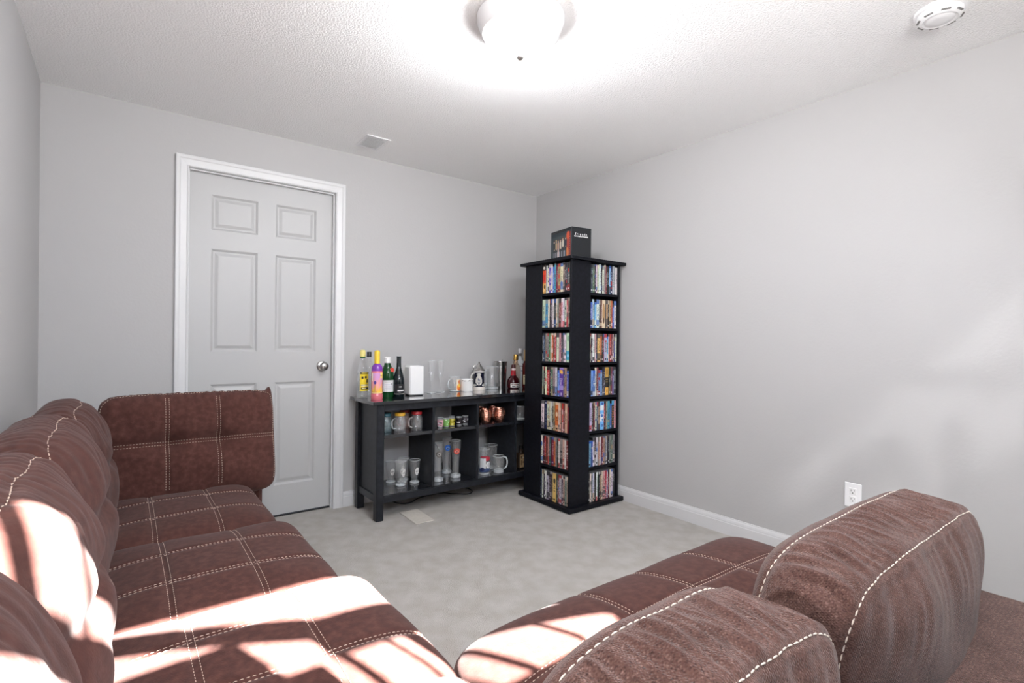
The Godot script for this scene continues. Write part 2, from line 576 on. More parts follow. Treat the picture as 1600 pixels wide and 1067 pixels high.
	jb.box(Vector3(xl + 0.008, dt - 0.016, -0.036), Vector3(xr - 0.008, dt - 0.008, -0.012), 0.002)
	obj("trim_2", jb, M.trim, null, "structure", "white door jamb and stop")
	obj("trim_3", MB.new().box(Vector3(xl, -0.001, -0.13), Vector3(xr, 0.006, -0.035), 0.002), M.dark, null, "structure", "dark threshold under the door")
	door(xl + 0.010, xr - 0.010)

func door(x0: float, x1: float) -> void:
	var d := thing("door_1", "white six-panel interior door with a round satin knob", "door", Vector3(x0, 0.012, -0.04))
	d.set_meta("kind", "structure")
	var w := x1 - x0
	var h := 2.030
	var xs := [0.0, 0.112, 0.358, 0.457, 0.700, w]
	var ys := [0.0, 0.183, 0.820, 1.008, 1.602, 1.712, 1.914, h]
	var f := MB.new()
	f.box(Vector3(0, 0, -0.035), Vector3(w, h, -0.012))
	for i in 5:
		for j in 7:
			if (i == 1 or i == 3) and (j == 1 or j == 3 or j == 5): continue
			f.face(Vector3(xs[i], ys[j], 0), Vector3(xs[i + 1], ys[j], 0), Vector3(xs[i + 1], ys[j + 1], 0), Vector3(xs[i], ys[j + 1], 0), Vector3(0, 0, 1))
	for e in [[Vector3(0, 0, 0), Vector3(0, h, 0), Vector3(-1, 0, 0)], [Vector3(w, 0, 0), Vector3(w, h, 0), Vector3(1, 0, 0)], [Vector3(0, 0, 0), Vector3(w, 0, 0), Vector3(0, -1, 0)], [Vector3(0, h, 0), Vector3(w, h, 0), Vector3(0, 1, 0)]]:
		f.face(e[0], e[1], e[1] + Vector3(0, 0, -0.035), e[0] + Vector3(0, 0, -0.035), e[2])
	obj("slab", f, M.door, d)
	for i in [1, 3]:
		for j in [1, 3, 5]:
			var p := MB.new()
			var rings := [[0.0, 0.0], [0.006, -0.004], [0.012, -0.009], [0.020, -0.009], [0.036, -0.0025], [0.040, -0.002]]
			for k in rings.size() - 1:
				var q := []
				for r in [rings[k], rings[k + 1]]:
					q.append([Vector3(xs[i] + r[0], ys[j] + r[0], r[1]), Vector3(xs[i + 1] - r[0], ys[j] + r[0], r[1]), Vector3(xs[i + 1] - r[0], ys[j + 1] - r[0], r[1]), Vector3(xs[i] + r[0], ys[j + 1] - r[0], r[1])])
				for s in 4:
					var s2 := (s + 1) % 4
					var nn: Vector3 = (q[0][s2] - q[0][s]).cross(q[1][s] - q[0][s]).normalized()
					if nn.z < 0: nn = -nn
					p.face(q[0][s], q[0][s2], q[1][s2], q[1][s], nn)
			var g := 0.040
			p.face(Vector3(xs[i] + g, ys[j] + g, -0.002), Vector3(xs[i + 1] - g, ys[j] + g, -0.002), Vector3(xs[i + 1] - g, ys[j + 1] - g, -0.002), Vector3(xs[i] + g, ys[j + 1] - g, -0.002), Vector3(0, 0, 1))
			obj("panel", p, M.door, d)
	var xf := Transform3D(Basis(Vector3.RIGHT, PI / 2), Vector3(w - 0.062, 0.915, 0.0))
	var kn := obj("door_knob", MB.new().lathe([Vector2(0.011, 0.0), Vector2(0.011, 0.030), Vector2(0.016, 0.034), Vector2(0.024, 0.040), Vector2(0.0275, 0.049), Vector2(0.0265, 0.057), Vector2(0.020, 0.063), Vector2(0.010, 0.066), Vector2(0, 0.0665)], 28, xf), M.nickel, d, "", "round satin nickel knob")
	obj("rosette", MB.new().lathe([Vector2(0.033, 0), Vector2(0.033, 0.003), Vector2(0.029, 0.007), Vector2(0.012, 0.010), Vector2(0, 0.010)], 28, xf), M.nickel, kn)
	for y in [0.22, 1.02, 1.80]:
		obj("hinge", MB.new().tube([Vector3(-0.006, y - 0.045, 0.006), Vector3(-0.006, y + 0.045, 0.006)], 0.006, 10), M.nickel, d)

func fittings() -> void:
	# ceiling lamp
	var L := thing("ceiling_lamp", "round flush ceiling lamp with a frosted glass bowl and white rim", "lamp", Vector3(-1.596, H, 1.815))
	obj("rim", MB.new().lathe([Vector2(0, -0.001), Vector2(0.155, -0.001), Vector2(0.166, -0.004), Vector2(0.166, -0.018), Vector2(0.160, -0.034), Vector2(0.153, -0.052), Vector2(0.150, -0.062), Vector2(0.144, -0.066), Vector2(0.140, -0.062), Vector2(0.138, -0.05)], 64), M.plastic, L)
	var em := mat(c8(250, 250, 250), 0.5)
	em.emission_enabled = true
	em.emission = Color(1, 0.985, 0.96)
	em.emission_energy_multiplier = 1.25
	var bowl := []
	for k in 15:
		var a := (PI / 2) * k / 14.0
		bowl.append(Vector2(0.1385 * cos(a), -0.058 - 0.088 * sin(a)))
	obj("lamp_bowl", MB.new().lathe(bowl, 64), em, L, "", "glowing frosted glass bowl")
	obj("finial", MB.new().lathe([Vector2(0, -0.160), Vector2(0.006, -0.159), Vector2(0.011, -0.155), Vector2(0.013, -0.150), Vector2(0.010, -0.145), Vector2(0, -0.145)], 20), M.nickel, L, "", "small grey finial knob")
	var o := OmniLight3D.new()
	o.name = "lamp_glow"
	o.position = Vector3(0, -0.092, 0)
	o.light_energy = LAMP_E
	o.light_color = Color(0.98, 0.985, 1.0)
	o.light_size = 0.11
	o.omni_range = 12.0
	o.omni_attenuation = 2.0
	o.shadow_enabled = true
	L.add_child(o)
	var hl := thing("added_hall_lamp", "added round white lamp in the added corridor behind the near wall", "lamp", Vector3(-0.50, H, ZN + 0.85))  # added glowing lamp, belongs to the added corridor
	obj("rim", MB.new().lathe([Vector2(0, -0.001), Vector2(0.15, -0.001), Vector2(0.15, -0.02), Vector2(0.14, -0.03)], 40), M.plastic, hl)
	obj("lamp_bowl", MB.new().lathe([Vector2(0.14, -0.028), Vector2(0.12, -0.06), Vector2(0.07, -0.085), Vector2(0, -0.092)], 40), em, hl)
	# smoke alarm
	var S := thing("smoke_alarm", "round white smoke alarm on the ceiling near the right wall", "smoke alarm", Vector3(-0.415, H, 2.800), 0.5)
	obj("base", MB.new().lathe([Vector2(0, -0.001), Vector2(0.078, -0.001), Vector2(0.078, -0.010), Vector2(0.074, -0.013), Vector2(0.068, -0.013)], 48), M.plastic, S)
	obj("cover", MB.new().lathe([Vector2(0.069, -0.012), Vector2(0.069, -0.024), Vector2(0.063, -0.033), Vector2(0.052, -0.037), Vector2(0.048, -0.034), Vector2(0.044, -0.034), Vector2(0.040, -0.038), Vector2(0.020, -0.040), Vector2(0, -0.040)], 48), M.plastic, S)
	for k in 8:
		var a := TAU * k / 8
		obj("vent_slot", MB.new().box(Vector3(-0.014, -0.0335, 0.054), Vector3(0.014, -0.0300, 0.068), 0.001, Transform3D(Basis(Vector3.UP, a))), M.edge, S)
	# supply register on the ceiling over the sideboard side of the door
	var R := thing("ceiling_register", "small white louvred air register on the ceiling before the back wall", "vent", Vector3(-1.562, H, 0.275))
	var rf := MB.new()
	rf.box(Vector3(-0.075, -0.006, -0.11), Vector3(-0.055, -0.0005, 0.11), 0.002); rf.box(Vector3(0.055, -0.006, -0.11), Vector3(0.075, -0.0005, 0.11), 0.002)
	rf.box(Vector3(-0.055, -0.006, -0.11), Vector3(0.055, -0.0005, -0.09), 0.002); rf.box(Vector3(-0.055, -0.006, 0.09), Vector3(0.055, -0.0005, 0.11), 0.002)
	obj("frame", rf, M.plastic, R)
	for k in 9:
		obj("louvre", MB.new().box(Vector3(-0.055, -0.002, -0.008), Vector3(0.055, -0.0008, 0.008), 0.0, Transform3D(Basis(Vector3.RIGHT, 0.35), Vector3(0, -0.0035, -0.08 + 0.02 * k))), M.plastic, R)
	# outlets
	outlet(Vector3(0, 0.381, 2.393), -PI / 2, "white duplex wall outlet low on the right wall by the sofa")
	outlet(Vector3(-1.508, 0.385, 0), 0.0, "white wall outlet behind the sideboard's leftmost bay")
	# carpet covered floor register
	var F := thing("floor_register", "pale carpet-coloured floor register plate lying before the sideboard", "vent", Vector3(-1.327, 0, 0.462), -0.03)
	obj("plate", MB.new().box(Vector3(-0.062, 0, -0.124), Vector3(0.062, 0.007, 0.124), 0.003), M.register, F)
	for k in 9:
		obj("slat", MB.new().box(Vector3(-0.045, 0.0066, -0.105 + 0.024 * k), Vector3(0.045, 0.0082, -0.093 + 0.024 * k), 0.0006), M.register, F)

func outlet(at: Vector3, turn: float, label: String) -> void:
	var o := thing("wall_outlet", label, "outlet", at, turn)
	obj("cover_plate", MB.new().box(Vector3(-0.036, -0.058, 0), Vector3(0.036, 0.058, 0.006), 0.0035), M.plastic, o)
	for s in [-1, 1]:
		var y: float = 0.0195 * s
		var r := obj("receptacle", MB.new().box(Vector3(-0.0165, y - 0.0155, 0.004), Vector3(0.0165, y + 0.0155, 0.0078), 0.003), M.white, o)
		var sl := MB.new()
		sl.box(Vector3(-0.0075, y - 0.001, 0.007), Vector3(-0.0055, y + 0.008, 0.0081)); sl.box(Vector3(0.0055, y, 0.007), Vector3(0.0075, y + 0.008, 0.0081))
		sl.lathe([Vector2(0.0026, 0), Vector2(0, 0)], 12, Transform3D(Basis(Vector3.RIGHT, PI / 2), Vector3(0, y - 0.0075, 0.0082)))
		obj("slot", sl, M.dark, r)
	obj("screw", MB.new().lathe([Vector2(0.003, 0), Vector2(0.003, 0.0005), Vector2(0, 0.001)], 10, Transform3D(Basis(Vector3.RIGHT, PI / 2), Vector3(0, 0, 0.006))), M.white, o)
# ---------------------------------------------------------------- upholstery
# A cushion is a puffed block in its own axes: x along the sofa, y up (or away, for a seat), z out of its face.
# c: hx hy hz half sizes, n squareness of its outline, m squareness of its section, plus creases and seams.
func cu_base(c: Dictionary, d: Vector3) -> Vector3:
	var A := pow(pow(absf(d.x / c.hx), c.n) + pow(absf(d.y / c.hy), c.n), 1.0 / c.n)
	var B := absf(d.z / c.hz)
	return d * pow(pow(A, c.m) + pow(B, c.m), -1.0 / c.m)

func groove(x: float, w: float) -> float:
	return exp(-(x / w) * (x / w))

func cu_shape(c: Dictionary, p: Vector3) -> Vector3:
	var q := p
	var ux: float = p.x / c.hx
	var uy: float = p.y / c.hy
	var uz: float = p.z / c.hz
	var front := smoothstep(0.15, 0.55, uz)
	if c.kind == "seat":
		var g := 0.0
		for s in c.sx: g = maxf(g, groove(p.x - s, 0.011))
		for s in c.sy: g = maxf(g, groove(p.y - s, 0.011))
		q.z -= 0.0065 * g * front
		q.z += 0.004 * NZ.get_noise_2d(p.x * 3.0 + c.seed, p.y * 3.0) * front
		q.z -= c.get("droop", 0.0) * smoothstep(0.3, 1.0, -uy) * front
	elif c.kind == "tuft":
		# face pulled in along a cross crease and at the buttons
		var cr := groove(p.y - c.cy, 0.030)
		q.z -= c.crease * cr * front
		for s in c.sx:
			q.z -= 0.007 * groove(p.x - s, 0.012) * front
			q.z -= c.button * groove(p.x - s, 0.055) * groove(p.y - c.cy, 0.05) * front
		var top := smoothstep(0.45, 0.8, uy)
		var wr := NZ.get_noise_2d(p.x * 38.0 + c.seed * 7.0, p.z * 7.0)
		q.y += c.wrinkle * wr * top * (1.0 - 0.6 * absf(uz))
		q.z += c.wrinkle * 0.6 * NZ.get_noise_2d(p.x * 30.0 + c.seed, p.y * 5.0) * smoothstep(0.1, 0.6, uy) * front
		for s in c.sz:
			q.y -= 0.006 * groove(p.z - s, 0.010) * top
		q.z += 0.010 * NZ.get_noise_2d(p.x * 5.0 + c.seed, p.y * 5.0 + 9.0) * front
		if c.has("ear"):
			var e := smoothstep(0.84, 1.0, ux) * smoothstep(0.70, 1.0, uy)
			q.y += 0.12 * e * e; q.x += 0.014 * e; q.z -= 0.02 * e
	elif c.kind == "loose":
		# big loose pillow: gathered band between two seams over the top and ends
		var edge := maxf(smoothstep(0.35, 0.75, uy), smoothstep(0.55, 0.85, absf(ux)))
		var band := edge * (1.0 - smoothstep(0.75, 1.0, absf(p.z) / c.sz[0]))
		var along: float = p.x if uy > 0.5 else p.y
		var wr := NZ.get_noise_2d(along * 34.0 + c.seed * 5.0, p.z * 6.0) + 0.5 * NZ.get_noise_2d(along * 75.0, p.z * 9.0 + c.seed)
		var out := Vector3(ux * absf(ux), maxf(uy, 0.0), 0).normalized() if absf(ux) + uy > 0.01 else Vector3.UP
		q += out * c.wrinkle * wr * band
		for s in [-c.sz[0], c.sz[0]]:
			q += out * (0.013 if s < 0 else 0.004) * groove(p.z - s, 0.026) * edge
			q -= out * 0.005 * groove(p.z - s, 0.006) * edge
		q -= out * 0.004 * groove(p.z + c.sz[0] + 0.017, 0.005) * edge
		q += out * c.puff * exp(-pow((p.z - c.sz[0] - 0.042) / 0.034, 2.0)) * smoothstep(0.30, 0.7, maxf(uy, absf(ux) * 0.8))
		# pleats running away from the seam over the back panel
		var pl := smoothstep(0.35, 0.6, -uz) * smoothstep(0.2, 0.9, uy)
		q.z += c.wrinkle * 0.6 * NZ.get_noise_2d(p.x * 26.0 + p.y * 10.0 + c.seed, p.y * 5.0) * pl
		q += 0.012 * Vector3(0, 1, -0.5) * NZ.get_noise_3d(p.x * 5.0 + c.seed, p.y * 5.0, p.z * 5.0)
	return q

func cu_point(c: Dictionary, d: Vector3) -> Vector3:
	return cu_shape(c, cu_base(c, d))

func cushion(c: Dictionary, N := 44) -> MB:
	var m := MB.new()
	var h := Vector3(c.hx, c.hy, c.hz)
	for ax in 3:
		var b := (ax + 1) % 3
		var e := (ax + 2) % 3
		for s in [-1.0, 1.0]:
			var big := maxf(h.x, maxf(h.y, h.z))
			var nx := maxi(20, int(N * h[b] / big))
			var ny := maxi(20, int(N * h[e] / big))
			var start := m.v.size()
			for j in ny + 1:
				for i in nx + 1:
					var P := []
					for o in [[0.0, 0.0], [0.02, 0.0], [0.0, 0.02]]:
						var d := Vector3.ZERO
						d[ax] = s * h[ax]
						d[b] = h[b] * tan((2.0 * i / nx - 1.0 + o[0]) * PI / 4)
						d[e] = h[e] * tan((2.0 * j / ny - 1.0 + o[1]) * PI / 4)
						P.append(cu_point(c, d))
					var nn: Vector3 = (P[1] - P[0]).cross(P[2] - P[0]).normalized() * s
					m.vert(P[0], nn, Vector2(float(i) / nx, float(j) / ny))
			for j in ny:
				for i in nx:
					var k := start + j * (nx + 1) + i
					m.quad(k, k + 1, k + nx + 2, k + nx + 1)
	return m

# surface points over given own-axes coordinates
func on_front(c: Dictionary, x: float, y: float, sgn := 1.0) -> Vector3:
	var A := pow(pow(absf(x / c.hx), c.n) + pow(absf(y / c.hy), c.n), 1.0 / c.n)
	A = minf(A, 0.9999)
	return cu_shape(c, Vector3(x, y, sgn * c.hz * pow(1.0 - pow(A, c.m), 1.0 / c.m)))

func on_top(c: Dictionary, x: float, z: float) -> Vector3:
	var A := pow(1.0 - pow(absf(z / c.hz), c.m), 1.0 / c.m)
	var t := pow(A, c.n) - pow(absf(x / c.hx), c.n)
	return cu_shape(c, Vector3(x, c.hy * pow(maxf(t, 1e-6), 1.0 / c.n), z))

# seam loop over the ends and the top at depth z; t runs -1..1 from one lower end to the other
func on_rim(c: Dictionary, t: float, z: float) -> Vector3:
	var A := pow(1.0 - pow(absf(z / c.hz), c.m), 1.0 / c.m)
	var a := t * PI * 0.72
	var d := Vector2(sin(a) * c.hx, cos(a) * c.hy)
	var k := pow(pow(absf(d.x / c.hx), c.n) + pow(absf(d.y / c.hy), c.n), -1.0 / c.n) * A
	return cu_shape(c, Vector3(d.x * k, d.y * k, z))

# lays stitches along a polyline of surface points; inside is a point within the cushion
func stitch_line(m: MB, pts: Array, inside: Vector3, length: float, gap: float, r: float) -> void:
	var carry := 0.0
	for i in pts.size() - 1:
		var a: Vector3 = pts[i]
		var b: Vector3 = pts[i + 1]
		var L := a.distance_to(b)
		if L < 1e-6: continue
		var d := (b - a) / L
		var s := carry
		while s < L:
			var p := a + d * s
			var nn := p - inside
			nn = (nn - d * nn.dot(d)).normalized()
			m.stitch(p + nn * r * 0.6, d, nn, length, r)
			s += length + gap
		carry = s - L

func cushion_part(called: String, c: Dictionary, mat_: Material, parent: Node, xf: Transform3D, N := 44) -> MeshInstance3D:
	var o := obj(called, cushion(c, N), mat_, parent)
	o.transform = xf
	var st := MB.new()
	var q := 46
	if c.kind == "seat":
		for off in [-0.0065, 0.0065]:
			for s in c.sx:
				var pts := []
				for k in q + 1: pts.append(on_front(c, s + off, lerpf(-0.985, 0.93, float(k) / q) * c.hy))
				stitch_line(st, pts, Vector3(s + off, 0, -2.0), 0.0070, 0.0040, 0.0008)
			for s in c.sy:
				var pts := []
				for k in q * 2 + 1: pts.append(on_front(c, lerpf(-0.985, 0.985, float(k) / q / 2) * c.hx, s + off))
				stitch_line(st, pts, Vector3(0, s + off, -3.0), 0.0070, 0.0040, 0.0008)
	elif c.kind == "tuft":
		for off in [-0.0065, 0.0065]:
			for s in c.sx:
				var pts := []
				for k in q + 1: pts.append(on_front(c, s + off, lerpf(-0.72, 0.90, float(k) / q) * c.hy))
				stitch_line(st, pts, Vector3(s + off, 0, -2.0), 0.0070, 0.0040, 0.0008)
			if c.get("cross", true):
				var pts := []
				for k in q + 1: pts.append(on_front(c, lerpf(-0.95, 0.985, float(k) / q) * c.hx, c.cy + off))
				stitch_line(st, pts, Vector3(0, c.cy + off, -3.0), 0.0070, 0.0040, 0.0008)
		for s in c.sz:
			var pts := []
			for k in q + 1: pts.append(on_top(c, lerpf(-0.92, 0.92, float(k) / q) * c.hx, s))
			stitch_line(st, pts, Vector3(0, -1.0, s), 0.009, 0.004, 0.0011)
		if c.get("piped", false):
			var pts := []
			for k in q * 2 + 1: pts.append(on_rim(c, lerpf(-1.0, 1.0, float(k) / q / 2), c.hz * 0.45))
			stitch_line(st, pts, Vector3(0, 0, c.hz * 0.45), 0.007, 0.004, 0.0009)
	else:
		for s in [-c.sz[0], c.sz[0]]:
			var pts := []
			for k in q * 2 + 1: pts.append(on_rim(c, lerpf(-1.0, 1.0, float(k) / q / 2), s))
			stitch_line(st, pts, Vector3(0, 0, s), 0.0115, 0.0040, 0.0014)
	obj("stitching", st, M.thread_light if c.kind == "loose" else M.thread, o, "stuff", "cream topstitching")
	return o

func back_dir(turn: float, lean: float, at: Vector3) -> Transform3D:
	return Transform3D(Basis(Vector3.UP, turn) * Basis(Vector3.RIGHT, -lean), at)

func sofas() -> void:
	var flat := Basis(Vector3.RIGHT, -PI / 2)
	# ------ long part along the left wall, with an end back by the door and the corner nearest the window
	var L := thing("sectional_sofa", "brown suede sectional part along the left wall, back cushions in bright sun", "sofa", Vector3(-2.68, 0, 1.80))
	var o := Vector3(-2.68, 0, 1.80)
	var fr := MB.new()
	fr.box(Vector3(-3.10, 0.05, 0.36) - o, Vector3(-2.285, 0.31, 2.74) - o, 0.02)
	obj("base", fr, M.suede, L)
	obj("back_frame", MB.new().box(Vector3(-3.105, 0.05, 0.40) - o, Vector3(-2.985, 0.66, 3.02) - o, 0.02), M.suede, L)
	obj("end_frame", MB.new().box(Vector3(-3.08, 0.05, 0.34) - o, Vector3(-2.215, 0.70, 0.50) - o, 0.02), M.suede, L)
	for p in [[-3.05, 0.42], [-2.33, 0.42], [-3.05, 2.69], [-2.33, 2.69]]:
		obj("foot", MB.new().lathe([Vector2(0.0, 0.0), Vector2(0.022, 0.0), Vector2(0.028, 0.06), Vector2(0.0, 0.06)], 14, Transform3D(Basis(), Vector3(p[0], 0, p[1]) - o)), M.black, L)
	# seats: [z from, z to, front x, top]
	for s in SEATS:
		var hx: float = (s[2] + 2.90) / 2.0
		var hy: float = (s[1] - s[0]) / 2.0
		var c := {"kind": "seat", "hx": hx, "hy": hy, "hz": 0.085, "n": 9.0, "m": 3.2, "sx": [-hx / 3.0, hx / 3.0], "sy": [-hy / 3.0, hy / 3.0], "seed": s[0] * 9.0}
		cushion_part("seat_cushion", c, M.suede, L, Transform3D(flat, Vector3((s[2] - 2.90) / 2.0, s[3] - 0.085, (s[0] + s[1]) / 2.0) - o), 72)
	# back cushions along the wall
	for b in LBACKS:
		var hx: float = (b[1] - b[0]) / 2.0
		var c := {"kind": "tuft", "hx": hx, "hy": b[3], "hz": b[4], "n": 4.2, "m": 2.3, "sx": [], "cy": 0.0, "crease": 0.020, "button": 0.0, "wrinkle": 0.0035, "sz": [0.055, -0.06], "seed": b[0] * 3.0, "cross": false}
		cushion_part("back_cushion", c, M.suede, L, back_dir(PI / 2, b[6], Vector3(b[5], b[2], (b[0] + b[1]) / 2.0) - o), 84)
	# end back facing the window
	var ce := {"kind": "tuft", "hx": 0.345, "hy": 0.245, "hz": 0.105, "n": 9.0, "m": 3.0, "sx": [-0.10, 0.098], "cy": 0.02, "crease": 0.018, "button": 0.030, "wrinkle": 0.004, "sz": [], "seed": 4.0, "ear": true, "piped": true}
	cushion_part("back_cushion", ce, M.suede, L, back_dir(0.0, 0.20, Vector3(-2.535, 0.605, 0.60) - o), 90)
	# ------ short part with its back to the window
	var R := thing("sectional_sofa", "brown suede loveseat part with two puffy pillow backs nearest the camera", "sofa", Vector3(-1.58, 0, 2.80))
	o = Vector3(-1.58, 0, 2.80)
	obj("base", MB.new().box(Vector3(-2.19, 0.05, 2.42) - o, Vector3(-0.95, 0.31, 3.16) - o, 0.02), M.suede, R)
	obj("back_frame", MB.new().box(Vector3(-2.19, 0.05, 2.99) - o, Vector3(-0.945, 0.455, 3.24) - o, 0.03), M.nubby, R)
	for p in [[-2.14, 2.48], [-1.0, 2.48], [-2.14, 3.15], [-1.0, 3.15]]:
		obj("foot", MB.new().lathe([Vector2(0.0, 0.0), Vector2(0.022, 0.0), Vector2(0.028, 0.06), Vector2(0.0, 0.06)], 14, Transform3D(Basis(), Vector3(p[0], 0, p[1]) - o)), M.black, R)
	var cs := {"kind": "seat", "hx": 0.635, "hy": 0.335, "hz": 0.10, "n": 10.0, "m": 2.8, "sx": [-0.22, 0.02, 0.25], "sy": [0.10], "seed": 2.0}
	cushion_part("seat_cushion", cs, M.suede, R, Transform3D(flat, Vector3(-1.575, 0.345, 2.655) - o), 110)
	for b in RBACKS:
		var c := {"kind": "loose", "hx": b[3], "hy": b[4], "hz": b[5], "n": b[7], "m": 2.5, "wrinkle": 0.006, "puff": 0.015, "sz": [b[5] * 0.47], "seed": b[0] * 11.0}
		cushion_part("back_cushion", c, M.nubby, R, back_dir(PI, b[6], Vector3(b[0], b[1], b[2]) - o), int(300 * b[3]))
# ---------------------------------------------------------------- sideboard
func sideboard() -> void:
	var S := thing("sideboard", "long black-stained wooden sideboard with open bays along the back wall", "sideboard", Vector3(-0.8425, 0, 0.23))
	var o := Vector3(-0.8425, 0, 0.23)
	var b := func(called: String, lo: Vector3, hi: Vector3, ch: float, m: Material) -> void:
		obj(called, MB.new().box(lo - o, hi - o, ch), m, S)
	b.call("tabletop", Vector3(-1.60, SB_TOP - 0.022, 0.03), Vector3(-0.085, SB_TOP, 0.43), 0.003, M.blacktop)
	for x in [-1.570, -0.160]:
		for z in [0.05, 0.363]:
			b.call("leg", Vector3(x, 0, z), Vector3(x + 0.048, SB_TOP - 0.022, z + 0.048), 0.003, M.blackwood)
	for x in [-1.562, -0.148]:
		b.call("side_panel", Vector3(x + 0.010, 0.145, 0.09), Vector3(x + 0.024, 0.70, 0.37), 0.0, M.blackwood)
		b.call("side_rail", Vector3(x + 0.002, 0.105, 0.09), Vector3(x + 0.030, 0.150, 0.37), 0.002, M.blackwood)
	b.call("apron", Vector3(-1.525, 0.664, 0.388), Vector3(-0.155, SB_TOP - 0.022, 0.406), 0.002, M.blackwood)
	b.call("apron", Vector3(-1.525, 0.664, 0.055), Vector3(-0.155, SB_TOP - 0.022, 0.07), 0.002, M.blackwood)
	b.call("front_rail", Vector3(-1.525, 0.106, 0.385), Vector3(-0.155, 0.147, 0.409), 0.002, M.blackwood)
	b.call("shelf", Vector3(-1.54, 0.126, 0.06), Vector3(-0.15, 0.148, 0.386), 0.001, M.blacktop)
	var xs := [-1.530, -1.181, -0.840, -0.511, -0.150]
	for i in 4:
		b.call("shelf", Vector3(xs[i] + 0.009, 0.497, 0.06), Vector3(xs[i + 1] - 0.009, 0.518, 0.400), 0.001, M.blacktop)
	for i in [1, 2, 3]:
		b.call("divider", Vector3(xs[i] - 0.009, 0.148, 0.058), Vector3(xs[i] + 0.009, 0.706, 0.403), 0.001, M.blackwood)

# ---------------------------------------------------------------- things on the sideboard
func label_band(r: float, y0: float, y1: float, a: float, span: float) -> MB:
	return MB.new().lathe([Vector2(r, y0), Vector2(r, y1)], 14, Transform3D(), a - span / 2, a + span / 2)

func bars(im: Image, rows: Array) -> Image:   # rows: x y w h colour
	for r in rows: im.fill_rect(Rect2i(r[0], r[1], r[2], r[3]), r[4])
	return im

